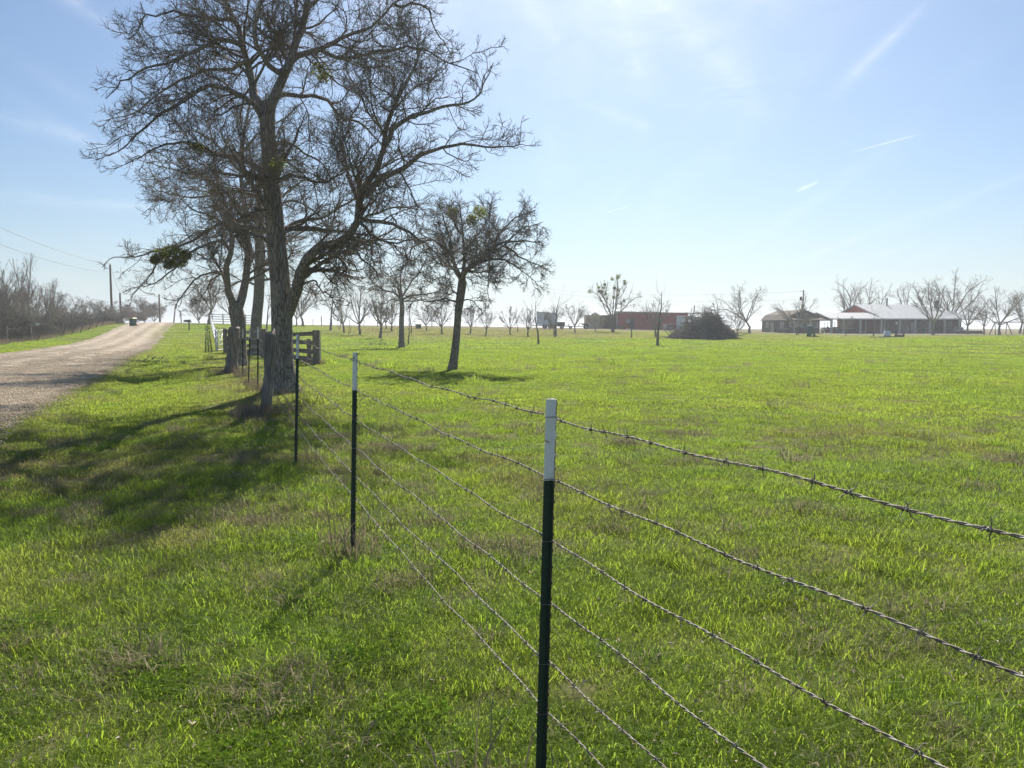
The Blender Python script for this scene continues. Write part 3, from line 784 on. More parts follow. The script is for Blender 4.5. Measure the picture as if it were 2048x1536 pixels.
# ---- the great pecan beside the fence
r = np.random.default_rng(11)
b = hit(560, 786); Y0 = b[1]; base1 = b
T1 = [W(562, 786, Y0), W(562, 740, Y0), W(563, 690, Y0), W(564, 630, Y0), W(560, 560, Y0), W(553, 490, Y0), W(546, 400, Y0), W(539, 314, Y0), W(535, 240, Y0), W(536, 205, Y0)]
T1[0][2] = b[2]-.12
wd = [46, 41, 39, 40, 38, 37, 34, 30, 29, 28]
trunkP = spline(T1, 40); trunkR = np.interp(np.linspace(0, 1, 40), np.linspace(0, 1, 10), np.array(wd)/2*Y0/F)
LB = [
 ([(568,640),(590,592),(598,565),(611,525),(634,494),(674,483),(708,458),(728,425),(732,382),(758,338),(772,296),(780,250),(800,190),(830,150),(850,90)], 41, 8, 0, -2.2),
 ([(732,390),(770,352),(809,335),(845,311),(899,298),(966,305),(1033,303)], 20, 3, -1.2, -1.8),
 ([(770,290),(790,252),(845,227),(899,211),(944,198),(962,170),(975,148)], 16, 3, -1.8, -2.6),
 ([(720,440),(786,447),(827,465),(870,500),(900,540)], 14, 3, -1, -2.5),
 ([(690,480),(712,500),(735,530),(748,560)], 9, 3, -.9, -1.6),
 ([(728,420),(700,360),(690,300),(700,240),(720,180)], 16, 4, -1.1, .8),
 ([(600,575),(625,565),(640,585),(660,600),(672,625)], 7, 3, -.3, -.9),
 ([(535,240),(548,190),(566,160),(584,121),(593,90),(607,45),(612,5),(620,-80),(640,-190),(655,-300)], 34, 6, 0, .6),
 ([(535,240),(522,205),(512,190),(507,150),(490,99),(472,40),(458,15),(430,-70),(410,-150),(380,-240)], 30, 6, 0, 1.0),
 ([(584,121),(566,140),(552,142),(530,118),(521,100),(512,60),(520,0),(530,-90),(540,-200)], 20, 5, 0, -1.2),
 ([(584,121),(616,106),(652,90),(688,76),(740,50),(790,10),(840,-40)], 20, 4, .3, -1.5),
 ([(640,98),(688,128),(764,121),(809,108),(854,117),(899,144),(950,152)], 13, 3, 0, -2.4),
 ([(548,192),(600,190),(640,198),(674,234),(719,256),(745,285),(775,330)], 15, 4, .2, 2.0),
 ([(530,250),(503,203),(467,189),(431,181),(382,198),(328,225),(283,260),(247,298),(216,314)], 19, 3, 0, -2.0),
 ([(490,95),(449,82),(413,94),(373,112),(315,126),(261,153),(235,190)], 15, 3, .2, -2.0),
 ([(498,120),(460,140),(400,150),(340,180),(290,205),(240,235),(200,245)], 13, 3, .2, 1.5),
 ([(541,350),(500,330),(436,314),(395,297),(351,305),(292,332),(256,350)], 17, 3, 0, -1.6),
 ([(545,410),(500,385),(450,385),(400,400),(350,395),(300,380)], 13, 3, 0, 2.0),
 ([(470,40),(420,30),(370,20),(320,35),(285,80)], 12, 3, .4, -1.2),
 ([(458,12),(400,-30),(340,-40),(290,-20)], 12, 3, .5, 1.6),
 ([(550,470),(590,440),(640,430),(690,400),(735,375),(800,360)], 14, 4, 0, 2.4),
 ([(543,370),(590,350),(640,360),(690,340),(740,300)], 13, 4, 0, -2.6),
 ([(538,300),(580,280),(630,300),(670,330),(700,380)], 12, 4, 0, 2.2),
 ([(610,20),(660,-20),(720,-60),(790,-90)], 14, 4, .3, 1.5),
 ([(620,-80),(570,-150),(540,-230)], 12, 4, .5, -1.5),
 ([(555,500),(520,470),(480,460),(440,480),(410,520)], 12, 3, 0, -1.8),
 ([(640,-190),(700,-240),(760,-260)], 10, 3, .5, -1.0),
 ([(840,-40),(880,-70),(930,-60)], 8, 3, -1.5, -2.0),
 ([(790,10),(850,20),(880,70),(900,110)], 8, 3, -1.2, -.4),
]
LP, LR = traced(LB, Y0, r, 18, ws=.70)
# limbs reaching towards and away from the camera
A_, AR = spawn(trunkP[None, 18:], trunkR[None, 18:], 3.4, .1, 1, 62, 12, .55, 1.8, 3.3, 18, r, up=.05, wob=.14, rr=.36, rmin=.012, taper=.15, hz=.8)
def bough(P, Rr, r, dens=1., rmin=.0045, l2=(.9, 1.9), l3=(.35, .9), l4=(.12, .46), up=.07):
    B, BR = spawn(P, Rr, 3.6*dens, .10, 1, 50, 14, .42, l2[0]*.55, l2[1], 10, r, up=up, wob=.20, rr=.42, rmin=rmin*1.7, taper=.25, curl=.04)
    C, CR = spawn(B, BR, 7.4*dens, .12, 1, 46, 14, .48, l3[0]*.6, l3[1], 7, r, up=up, wob=.15, rr=.48, rmin=rmin*1.05, taper=.4, curl=.05)
    D, DR = spawn(C, CR, 15.0*dens, .10, 1, 42, 14, .5, l4[0], l4[1], 4, r, up=up*1.3, wob=.15, rr=.65, rmin=rmin*.85, taper=.5)
    return B, BR, C, CR, D, DR
allP = np.concatenate([LP, A_]); allR = np.concatenate([LR, AR])
B, BR, C, CR, D, DR = bough(allP, allR, r, 1.62)
mist, mf = leafballs([W(640,140,16), W(648,155,16.3), W(395,296,15.5), W(555,330,15.2)], [.20, .15, .14, .2], 170, .035, r)
tree_object('pecan_tree', b, [(allP, allR, 10, 'bark'), (B, BR, 6, 'twig'), (C, CR, 4, 'twig'), (D, DR, 3, 'twig')],
            'largest leafless tree, its thick furrowed trunk standing right behind the wire fence', 'tree',
            trunk=trunk_mesh(T1, np.array(wd)/2*Y0/F, 36, 80, 3, 2.1, .05), extra=[('mistletoe', mist, mf, 'mistletoe')])
print('pecan branches', len(allP), len(B), len(C), len(D), 'at', Y0)
# knot scar and hollow are pushed out of the crown level limb base
# ---- second tree: forked trunk behind the old post
r = np.random.default_rng(12)
b = gp(478, 29.0); Y0 = 29.0
T2 = [W(480, 735, Y0), W(479, 700, Y0), W(478, 660, Y0), W(474, 630, Y0), W(470, 612, Y0)]; T2[0] = b+np.array([0, 0, -.15])
LB = [([(472,625),(462,600),(455,575),(452,540),(462,490),(455,430),(440,370),(425,300),(415,240)], 24, 4, 0, -1.5),
 ([(474,625),(484,590),(488,560),(490,500),(488,440),(482,380),(478,320),(488,250),(500,190),(510,120)], 26, 5, 0, 1.0),
 ([(486,480),(472,440),(431,454),(391,481),(351,494),(315,521),(292,557),(262,588)], 14, 3, 0, -2.0),
 ([(462,500),(440,482),(400,490),(360,520),(325,560),(290,578)], 11, 3, 0, -3.5),
 ([(351,494),(310,500),(270,515),(232,520),(206,540)], 7, 2, -2, -3),
 ([(486,420),(450,380),(400,350),(350,340),(300,330)], 11, 3, 0, 2.0),
 ([(478,340),(440,300),(390,270),(340,270)], 11, 3, 0, -2.5),
 ([(488,440),(530,420),(580,400),(630,420),(670,470)], 12, 3, 0, -2.0),
 ([(482,380),(530,340),(590,320),(640,350)], 11, 3, 0, 3.0),
 ([(455,560),(430,540),(400,548),(370,580),(350,610)], 8, 3, 0, -2.5),
 ([(490,520),(520,500),(560,520),(600,560),(630,600)], 9, 3, 0, 3.5),
 ([(455,450),(420,430),(380,420),(345,380)], 9, 3, -.6, -3),
 ([(488,300),(530,260),(580,230),(620,200)], 9, 3, .5, -1.5),
 ([(452,545),(420,560),(400,590),(392,620)], 6, 2, 0, 2.5)]
LP, LR = traced(LB, Y0, r, 16)
B, BR, C, CR, D, DR = bough(LP, LR, r, .92, .007, (1.2, 2.6), (.5, 1.3), (.2, .6))
mist, mf = leafballs([W(322,512,26.6), W(345,505,26.5), W(360,522,26.5), W(338,528,26.6), W(372,510,27), W(310,520,26.5), W(430,383,27.5)], [.30, .34, .28, .22, .22, .18, .18], 700, .042, r)
tree_object('pecan_tree', b, [(LP, LR, 9, 'bark'), (B, BR, 5, 'twig'), (C, CR, 4, 'twig'), (D, DR, 3, 'twig')],
            'dark leafless tree with a forked trunk behind the second old wooden fence post', 'tree',
            trunk=trunk_mesh(T2, np.array([30, 25, 25, 29, 28])/2*Y0/F, 24, 30, 5, 1.3, .05), extra=[('mistletoe', mist, mf, 'mistletoe')])
# ---- third trunk, beyond the board fence
r = np.random.default_rng(13)
b = gp(512, 40.0); Y0 = 40.0
T3 = [b+np.array([0, 0, -.15]), W(512, 680, Y0), W(513, 640, Y0), W(517, 600, Y0), W(519, 560, Y0), W(520, 500, Y0), W(516, 430, Y0), W(520, 350, Y0)]
LB = [([(518,540),(500,500),(470,470),(440,440),(420,400)], 12, 3, 0, -2), ([(519,540),(550,500),(590,470),(630,450),(670,430)], 12, 3, 0, 2),
 ([(519,480),(480,430),(450,380),(430,330)], 12, 3, 0, 3), ([(517,450),(560,400),(600,370),(640,350)], 11, 3, 0, -3),
 ([(519,380),(500,320),(490,270),(470,230)], 12, 3, 0, 1), ([(520,370),(540,310),(560,260),(590,220)], 12, 3, 0, -1),
 ([(518,560),(560,560),(600,575),(640,590)], 8, 2, 0, -3), ([(518,570),(480,560),(450,580),(420,590)], 8, 2, 0, 2)]
LP, LR = traced(LB, Y0, r, 14)
B, BR, C, CR, D, DR = bough(LP, LR, r, .68, .009, (1.5, 3.0), (.7, 1.6), (.3, .8))
tree_object('pecan_tree', b, [(LP, LR, 8, 'bark'), (B, BR, 5, 'twig'), (C, CR, 4, 'twig'), (D, DR, 3, 'twig')],
            'leafless tree with a straight dark trunk standing beyond the weathered board fence', 'tree',
            trunk=trunk_mesh(T3, np.array([24, 22, 20, 20, 19, 16, 13, 9])/2*Y0/F, 20, 30, 6, 1.25, .05))
# ---- the spreading tree in the open pasture
r = np.random.default_rng(14)
b = hit(904, 739); Y0 = b[1]
T4 = [b+np.array([0, 0, -.1]), W(909, 710, Y0), W(914, 660, Y0), W(917, 620, Y0), W(922, 585, Y0), W(925, 562, Y0)]
LB = [([(924,566),(935,545),(955,528),(980,508),(1010,490),(1050,485),(1090,488)], 17, 3, 0, -1),
 ([(926,560),(928,520),(930,480),(926,440),(920,400)], 13, 3, 0, .8),
 ([(923,562),(914,535),(905,510),(885,490),(860,478),(835,465)], 15, 3, 0, -1.5),
 ([(960,525),(1000,520),(1030,530),(1060,550),(1080,575)], 9, 2, -.3, -2),
 ([(975,512),(990,480),(1010,450),(1040,425),(1070,415)], 9, 3, -.4, 1),
 ([(930,500),(955,470),(975,440),(985,405)], 9, 3, 0, 2), ([(905,510),(895,470),(880,430),(865,405)], 9, 3, 0, 2),
 ([(918,608),(895,598),(870,600),(845,600),(815,592)], 7, 2, 0, -1.5), ([(918,610),(935,602),(950,612),(965,640)], 5, 2, 0, -1),
 ([(917,590),(900,580),(890,560),(870,558),(850,575)], 6, 2, 0, 1.5),
 ([(985,530),(975,550),(972,580),(968,600)], 5, 2, -.6, -1.6), ([(926,470),(900,440),(880,420)], 8, 3, 0, -2),
 ([(860,478),(830,490),(815,520),(800,545)], 7, 2, -1, -2), ([(924,560),(945,530),(960,500),(965,470)], 9, 3, 0, -3),
 ([(924,560),(905,530),(900,500),(905,460)], 9, 3, 0, 3), ([(1010,490),(1050,460),(1085,450)], 7, 2, -.6, 0), ([(1010,492),(1050,520),(1100,540)], 7, 2, -.6, -.5)]
LP, LR = traced(LB, Y0, r, 14)
B, BR, C, CR, D, DR = bough(LP, LR, r, 1.55, .0065, (1.0, 1.9), (.45, 1.0), (.2, .5), up=.03)
mist, mf = leafballs([W(960,425,Y0), W(945,440,Y0+.4), W(905,425,Y0)], [.28, .24, .2], 330, .045, r)
tree_object('pecan_tree', b, [(LP, LR, 8, 'bark'), (B, BR, 5, 'twig'), (C, CR, 4, 'twig'), (D, DR, 3, 'twig')],
            'leafless round-crowned tree with a slightly leaning trunk alone in the open pasture', 'tree',
            trunk=trunk_mesh(T4, np.array([17, 16, 14.5, 14, 17, 17])/2*Y0/F, 20, 30, 8, 1.35, .04), extra=[('mistletoe', mist, mf, 'mistletoe')])
# ---- straight-trunked tree left of it
r = np.random.default_rng(15)
b = hit(803, 696); Y0 = b[1]
T5 = [b+np.array([0, 0, -.1]), W(803, 670, Y0), W(803, 640, Y0), W(804, 610, Y0), W(801, 590, Y0)]
LB = [([(801,598),(790,586),(770,582),(745,580),(720,575)], 7, 2, 0, -2), ([(802,595),(795,570),(785,545),(770,525)], 7, 2, 0, 2),
 ([(804,600),(820,590),(845,588),(870,582),(900,590)], 7, 2, 0, 1.5), ([(802,595),(800,560),(805,530),(812,505)], 8, 2, 0, 0),
 ([(803,596),(820,570),(840,545),(855,520)], 6, 2, 0, -2), ([(770,582),(745,565),(725,540)], 5, 2, -1, 0),
 ([(803,600),(785,598),(765,606),(740,600)], 5, 2, 0, 3), ([(804,602),(825,604),(850,600),(880,606)], 5, 2, 0, -3), ([(802,590),(790,560),(765,545),(740,520)], 5, 2, 0, -3.5)]
LP, LR = traced(LB, Y0, r, 12)
B, BR, C, CR, D, DR = bough(LP, LR, r, .98, .009, (1.2, 2.4), (.6, 1.3), (.25, .7), up=.04)
tree_object('pecan_tree', b, [(LP, LR, 7, 'bark'), (B, BR, 5, 'twig'), (C, CR, 4, 'twig'), (D, DR, 3, 'twig')],
            'wide flat-crowned leafless tree with a straight pole-like trunk beside a small fallen branch', 'tree',
            trunk=trunk_mesh(T5, np.array([12.5, 10.5, 10, 9.5, 9])/2*Y0/F, 14, 16, 9, 1.3, .04))

# ------------------------------------------------------------------ distant trees
def gen_tree(style, h, sp, seed, d):
    """a tree at the origin; returns trunk (P,R) and crown groups. d = viewing distance, sets the finest twig"""
    r = np.random.default_rng(seed); rm = max(.005, d*.000085)
    if style == 'oak': th, tr, nl, a0, up, wob = h*.24, h*.023, 7, 42, .09, .16
    elif style == 'vase': th, tr, nl, a0, up, wob = h*.22, h*.024, 8, 38, .07, .07
    elif style == 'sapling': th, tr, nl, a0, up, wob = h*.78, h*.016, 0, 40, .1, .05
    else: th, tr, nl, a0, up, wob = h*.10, h*.02, 9, 35, .1, .14
    K = 8; ln = r.normal(0, .06, 2)*th*(2 if style == 'oak' else 1)
    t = np.linspace(0, 1, K)[:, None]; TP = np.concatenate([ln*t**1.5+r.normal(0, .006*h, (K, 2))*np.minimum(t*3, 1), t*th-.1], 1)
    TR = tr*(1.15-.4*t[:, 0]) if style != 'sapling' else tr*(1.1-.9*t[:, 0])
    if style == 'sapling':
        L, LR = spawn(TP[None], TR[None]+0, 12/th, .34, 1, 38, 7, .62, h*.22, h*.5, 8, r, up=.12, wob=.06, rr=.5, rmin=rm*1.1, taper=.25)
    else:
        az = np.arange(nl)*2.399+r.random(nl)*.7; inc = np.radians(a0+r.normal(0, 10, nl)); inc[0] = .12
        d0 = np.stack([np.sin(inc)*np.cos(az), np.sin(inc)*np.sin(az), np.cos(inc)], 1); Kl = 10
        L = np.empty((nl, Kl, 3)); L[:, 0] = TP[-1]-np.array([0, 0, 1])*(r.random((nl, 1))*th*.25)*0-np.array([0, 0, .02])
        tgt = np.hypot(sp*.5*np.sin(inc)/np.sin(np.radians(a0+12)), (h-th)*.86*np.maximum(np.cos(inc), .35))
        for k in range(1, Kl):
            d0 = d0+r.normal(0, wob, (nl, 3)); d0[:, 2] += up*.5
            if style == 'oak' and k > 5: d0[:, 2] -= .06
            d0 = nrm(d0); L[:, k] = L[:, k-1]+d0*(tgt/(Kl-1))[:, None]
        LR = (tr*.48*(.8+.4*r.random(nl)))[:, None]*(1-.75*np.linspace(0, 1, Kl))[None, :]
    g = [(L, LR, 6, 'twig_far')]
    if style == 'sapling':
        B, BR = spawn(L, LR, 9/h*1.2, .2, 1, 36, 9, .5, h*.06, h*.22, 5, r, up=.1, wob=.07, rr=.6, rmin=rm, taper=.5)
        g.append((B, BR, 3, 'twig_far'))
        C, CR = spawn(B, BR, 9/h, .2, 1, 36, 9, .5, h*.03, h*.1, 4, r, up=.1, wob=.1, rr=.7, rmin=rm*.8, taper=.5)
        g.append((C, CR, 3, 'twig_far'))
    else:
        kk = 1.0 if style != 'brush' else 1.3
        B, BR = spawn(L, LR, 17/h*kk, .18, 1, 44 if style == 'oak' else 34, 12, .48, h*.08, h*.30, 8, r, up=up, wob=wob*1.1, rr=.6, rmin=rm*1.5, taper=.35)
        C, CR = spawn(B, BR, 34/h*kk, .12, 1, 42, 14, .5, h*.05, h*.17, 6, r, up=up, wob=wob*1.2, rr=.65, rmin=rm*1.1, taper=.5)
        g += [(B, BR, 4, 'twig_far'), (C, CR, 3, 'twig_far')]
        D, DR = spawn(C, CR, (40 if style != "vase" else 24)/h*kk, .1, 1, 40, 14, .5, h*.03, h*.09, 4, r, up=up, wob=wob*1.2, rr=.7, rmin=rm*.85, taper=.6)
        g.append((D, DR, 3, 'twig_far'))
    return TP, TR, g
def far_tree(name, px, py, top, width, style, seed, label, cat='tree', Y=None, leaves=0, leafm='budleaf', group=None, mist=0, lean=None, ymax=150):
    b = gp(px, Y) if Y else hit(px, py, ymax); Y = b[1]
    if lean is None: lean = float(np.random.default_rng(seed+900).normal(0, .035))
    h = (py-top)/F*Y*1.0
    if Y is not None: h = float(W(px, top, Y)[2]-b[2])
    sp = width/F*Y
    TP, TR, g_ = gen_tree(style, h, sp, seed, Y)
    allp = np.concatenate([q[0].reshape(-1, 3) for q in g_]); zt = np.percentile(allp[:, 2], 99.7); wx = (np.percentile(allp[:, 0], 99.3)-np.percentile(allp[:, 0], .7))
    th = TP[-1, 2]; sz = (h-th)/max(zt-th, .1); sx = sp/max(wx, .1); sx = min(max(sx, .4), 2.2)
    def fix(P):
        P = P.copy(); k = np.clip(P[..., 2]/th, 0, 1); s = 1+(sx-1)*sst(.6, 1.4, P[..., 2]/th)
        P[..., 2] = np.where(P[..., 2] > th, th+(P[..., 2]-th)*sz, P[..., 2]); c = TP[-1, :2]
        P[..., :2] = c*k[..., None]*0+P[..., :2]*1.0
        P[..., 0] = c[0]+(P[..., 0]-c[0])*s if False else P[..., 0]*s
        P[..., 1] = P[..., 1]*s
        if lean: P[..., 0] += lean*h*sst(0, 1, P[..., 2]/(h*.45))*np.clip(P[..., 2]/(h*.45), 0, 1)
        return P
    g_ = [(fix(P)+b, Rr, S, mk) for P, Rr, S, mk in g_]; TPf = fix(TP[None])[0]+b
    V, Fq = tubes(TPf[None], (TR*(1+.4*np.exp(-np.linspace(0, 1, len(TR))*8)))[None], 10)
    ex = []
    rr_ = np.random.default_rng(seed+5)
    if leaves:
        tips = np.concatenate([q[0][:, -2:].reshape(-1, 3) for q in g_[1:]]); k = rr_.integers(0, len(tips), leaves)
        p = tips[k]+rr_.normal(0, .05*h/4, (leaves, 3)); a = nrm(rr_.normal(size=(leaves, 3))); c_ = nrm(np.cross(a, rr_.normal(size=(leaves, 3)))); s = max(.03, Y*.00032)
        Vl = np.stack([p-a*s, p+c_*s*.6, p+a*s, p-c_*s*.6], 1).reshape(-1, 3); q = np.arange(leaves)*4
        ex.append(('young_leaves', Vl, np.stack([q, q+1, q+2, q+3], 1), leafm))
    if mist:
        tips = g_[1][0][:, -3]; k = rr_.integers(0, len(tips), mist)
        Vl, Fl = leafballs(tips[k], rr_.uniform(.15, .38, mist), 80, .09, rr_); ex.append(('mistletoe', Vl, Fl, 'mistletoe'))
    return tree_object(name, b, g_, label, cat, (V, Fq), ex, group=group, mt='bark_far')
far = [
 # name, px, py, top, width, style, seed, label, kwargs
 ('shade_tree', 418, 648, 528, 110, 'oak', 21, 'leafless tree at the corner of the white pipe fence on the crest', dict(Y=112)),
 ('shrub_tree', 398, 646, 585, 60, 'brush', 22, 'low leafless thicket tree left of the white fence corner, right of the mailbox', dict(Y=126)),
 ('shade_tree', 466, 652, 560, 60, 'oak', 23, 'slim leafless tree seen behind the white pipe rails', dict(Y=100)),
 ('sapling', 533, 660, 560, 50, 'sapling', 24, 'leafless sapling between the two dark trunks behind the board fence', dict(Y=80)),
 ('orchard_tree', 593, 650, 590, 44, 'vase', 25, 'small orchard tree with a yellow-green tuft just right of the great trunk', dict(Y=122, leaves=350)),
 ('orchard_tree', 606, 650, 560, 70, 'vase', 26, 'leafless orchard tree under the great tree\'s big right limb', dict(Y=118)),
 ('orchard_tree', 661, 661, 545, 92, 'sapling', 27, 'tall airy leafless orchard tree, the tallest between the great tree and the straight-trunked tree', {}),
 ('orchard_tree', 688, 666, 580, 64, 'vase', 28, 'small slender orchard tree with two bare sprouts beside its foot', {}),
 ('orchard_tree', 720, 670, 565, 84, 'vase', 29, 'wide V-shaped leafless orchard tree behind the fence corner', {}),
 ('orchard_tree', 761, 676, 560, 66, 'vase', 30, 'leafless orchard tree nearest the left side of the straight-trunked tree', {}),
 ('orchard_tree', 772, 655, 600, 40, 'vase', 31, 'dark dense little orchard tree on the crest left of the straight trunk', dict(Y=110)),
 ('orchard_tree', 783, 659, 590, 46, 'vase', 32, 'small orchard tree almost touching the straight-trunked tree on its left', dict(Y=98)),
 ('sapling', 817, 690, 610, 26, 'sapling', 33, 'thin crooked young sapling just right of the straight-trunked tree', {}),
 ('sapling', 823, 660, 600, 30, 'sapling', 34, 'thin leafless sapling left of the dark green box on the crest', dict(Y=95)),
 ('orchard_tree', 853, 656, 608, 56, 'vase', 35, 'stubby pruned orchard tree just right of the dark green box', dict(Y=104)),
 ('orchard_tree', 884, 661, 595, 60, 'vase', 36, 'fan-shaped orchard tree directly left of the leaning pasture tree\'s trunk', dict(Y=92)),
 ('orchard_tree', 941, 660, 602, 46, 'vase', 37, 'rounded orchard tree with a few green buds right of the leaning pasture tree\'s trunk', dict(Y=94, leaves=160)),
 ('orchard_tree', 972, 662, 610, 44, 'vase', 38, 'small dark orchard tree below drooping twigs of the open pasture tree', dict(Y=90)),
 ('orchard_tree', 1020, 660, 612, 46, 'vase', 39, 'short open orchard tree midway between the pasture tree and the white trailer', dict(Y=92)),
 ('sapling', 1036, 656, 610, 26, 'sapling', 40, 'pale thin sapling between two short orchard trees left of the white trailer', dict(Y=105)),
 ('orchard_tree', 1056, 664, 608, 48, 'vase', 41, 'dark goblet-shaped orchard tree immediately left of the white trailer', dict(Y=86)),
 ('sapling', 1077, 688, 575, 52, 'sapling', 42, 'nearest thin leafless sapling in front of the white trailer', {}),
 ('orchard_tree', 1108, 661, 610, 46, 'vase', 43, 'short orchard tree in front of the right end of the white trailer', dict(Y=92)),
 ('orchard_tree', 1111, 673, 568, 62, 'sapling', 44, 'taller forking leafless orchard tree in front of the right end of the white trailer', {}),
 ('orchard_tree', 1150, 666, 600, 54, 'vase', 45, 'orchard tree budding pale green midway between trailer and tan tank wall', dict(leaves=260)),
 ('orchard_tree', 1191, 664, 622, 44, 'vase', 46, 'squat orchard tree with yellow-green leaves in front of the tan wall', dict(leaves=650)),
 ('shade_tree', 1226, 663, 545, 104, 'oak', 47, 'leafless tree dotted with round mistletoe balls at the left end of the red shed', dict(Y=110, mist=26)),
 ('sapling', 1263, 668, 602, 24, 'sapling', 48, 'thin pale sapling in front of the red shed, left of the taller one', dict(Y=84)),
 ('sapling', 1315, 691, 548, 82, 'sapling', 49, 'tall leafless young tree in front of the middle of the red shed', {}),
 ('orchard_tree', 1311, 666, 595, 60, 'vase', 50, 'dark small tree against the red shed wall behind the tall young tree', dict(Y=88)),
 ('shade_tree', 1404, 664, 590, 60, 'sapling', 51, 'pale thin leafless tree rising behind the left of the brush pile', dict(Y=105)),
 ('shade_tree', 1440, 664, 578, 70, 'sapling', 52, 'pale leafless tree rising behind the right of the brush pile', dict(Y=108)),
 ('orchard_tree', 1474, 663, 620, 44, 'vase', 53, 'small dark stubby tree at the right foot of the brush pile', dict(Y=100)),
 ('shade_tree', 1499, 663, 566, 92, 'oak', 54, 'leaning leafless tree between the brush pile and the brown barn', dict(Y=122, lean=-.10)),
 ('shade_tree', 1594, 668, 588, 84, 'vase', 55, 'leafless tree with fresh green buds in front of the brown barn', dict(Y=112, leaves=420)),
 ('sapling', 1692, 669, 632, 34, 'vase', 56, 'small pale tree in front of the covered porch, right of the carport', dict(Y=112)),
 ('sapling', 1747, 673, 610, 50, 'sapling', 57, 'young leafless tree in front of the metal-roofed house near its red gable', dict(Y=104)),
 ('shade_tree', 1690, 655, 548, 96, 'oak', 58, 'leafless tree behind the carport roof, left of the red gable', dict(Y=176)),
 ('shade_tree', 1738, 655, 554, 92, 'oak', 59, 'leafless tree behind the house roof directly above the red gable', dict(Y=180)),
 ('shade_tree', 1818, 655, 562, 70, 'oak', 60, 'dark leafless tree behind the right end of the roof ridge', dict(Y=182)),
 ('shade_tree', 1866, 668, 556, 78, 'vase', 61, 'fan-shaped leafless tree in front of the porch\'s right half', dict(Y=118)),
 ('shade_tree', 1902, 668, 535, 124, 'oak', 62, 'tallest leafless tree by the house, at the right end of its roof', dict(Y=150)),
 ('shade_tree', 1935, 669, 588, 76, 'vase', 63, 'low spreading tree leafing out pale green right of the house', dict(Y=128, leaves=700)),
 ('sapling', 1968, 670, 600, 42, 'oak', 64, 'slim slightly leaning dark tree between the green-budding tree and the broad one', dict(Y=126)),
 ('shade_tree', 1999, 672, 572, 120, 'vase', 65, 'broad many-limbed leafless tree left of the swing set', dict(Y=114)),
 ('shade_tree', 2040, 672, 580, 90, 'oak', 66, 'leafless tree at the right picture edge behind the swing set', dict(Y=140)),
]
for nm, px, py, top, wdt, st, sd, lab, kw in far:
    far_tree(nm, px, py, top, wdt, st, sd, lab, 'young tree' if nm == 'sapling' else 'tree', **kw)

# thicket trees beyond the left-hand fence
left = [(-60,700,500,130,62), (-5,690,535,90,66), (20,690,520,80,74), (62,684,508,90,78), (98,680,560,80,80), (130,676,585,70,84), (45,682,570,100,70), (0,684,575,110,72),
        (168,668,592,70,104), (200,664,600,64,112), (238,660,612,56,118), (264,656,604,60,124), (290,654,592,56,130), (308,652,606,48,132), (150,670,615,60,98), (222,661,622,50,121), (275,655,622,50,128)]
lab_l = ['leafless roadside thicket tree at the left picture edge', 'dense dark thicket tree just inside the left picture edge', 'dense brushy tree left of the tallest roadside thicket tree',
 'tallest leafless tree of the roadside thicket, above the old gate posts', 'bushy leafless tree on the right shoulder of the tall thicket', 'lower leafless tree where the tall thicket slopes down to the right',
 'dark low thicket tree filling in behind the old gate posts', 'dark low thicket tree at the left edge behind the fence', 'crooked leafless tree between the tall thicket and the first utility pole',
 'pale leafless tree left of the first utility pole', 'grey bush-like tree right behind the first utility pole', 'leafless bushy tree behind the green wheeled bin', 'rounded leafless tree above the road crest, right of the bin',
 'last low leafless tree of the row before the crest', 'low grey thicket tree above the leaning fence posts', 'low thicket tree at the foot of the first utility pole', 'low thicket tree between bin and road crest']
for k, (px, py, top, wdt, Y) in enumerate(left):
    far_tree('thicket_tree', px, py, top, wdt, 'brush' if k not in (3, 8) else 'oak', 80+k, lab_l[k], 'tree', Y=Y, group='leafless trees along the left roadside')
# ------------------------------------------------------------------ barbed wire fence
fence = empty('barbed_wire_fence', gp(1100, 2.45), 'six-strand barbed wire fence on green steel posts with white tops, running away to the left', 'fence')
FO = np.array(fence.location)
fdir = np.array([-.392, .920, 0]); fnor = np.array([.920, .392, 0])      # along the fence, towards the pasture
OFF = [.062, .262, .462, .668, .865, 1.03]
def tpost_meshes(base, top, seed):
    ax_ = np.array(top)-np.array(base); L = np.linalg.norm(ax_); ax_ /= L
    fd = nrm(fdir-ax_*(fdir@ax_)); nn = np.cross(ax_, fd); nn = nn*np.sign(nn@fnor)
    def prof(z0, z1, grow, mb):
        poly = [(-.0175,0),(.0175,0),(.0175,-.0032),(.0028,-.0045),(.0022,-.029),(-.0022,-.029),(-.0028,-.0045),(-.0175,-.0032)]
        cx, cy = 0, -.012
        P = [np.array(base)+ax_*z0+fd*((p[0]-cx)*grow+cx)+nn*((p[1]-cy)*grow+cy) for p in poly]
        mb.prism([q-FO for q in P], ax_*(z1-z0)); mb.m[-8:] = [0, 1, 0, 0, 0, 0, 0, 1]
    g_ = MB(); prof(-.25, L-.262, 1.0, g_)
    w_ = MB(); prof(L-.262, L, 1.015, w_)
    for k in range(int(L/.053)):
        z = .05+k*.053
        (g_ if z < L-.262 else w_).box(np.array(base)+ax_*z+nn*.004-FO, (.016, .010, .011), np.stack([fd, nn, ax_], 1), mi=1, taper=.7)
    return g_, w_, ax_, L, nn
posts = []
M['post_edge'] = mat_post('worn_green_edge', (.016, .030, .021), (.10, .06, .035), .42, .52)
M['post_edge_white'] = mat_post('worn_white_edge', (.72, .72, .70), (.13, .075, .05), .44, .50)
specs = [((1109,798),(1087,1560),2.45), ((714,705),(709,1106),5.3), ((598,669),(594,926),8.3), ((517.5,654),(516.5,776),17.2), ((501,656),(498,768),19.0), ((487,658),(485.7,755),21.7)]
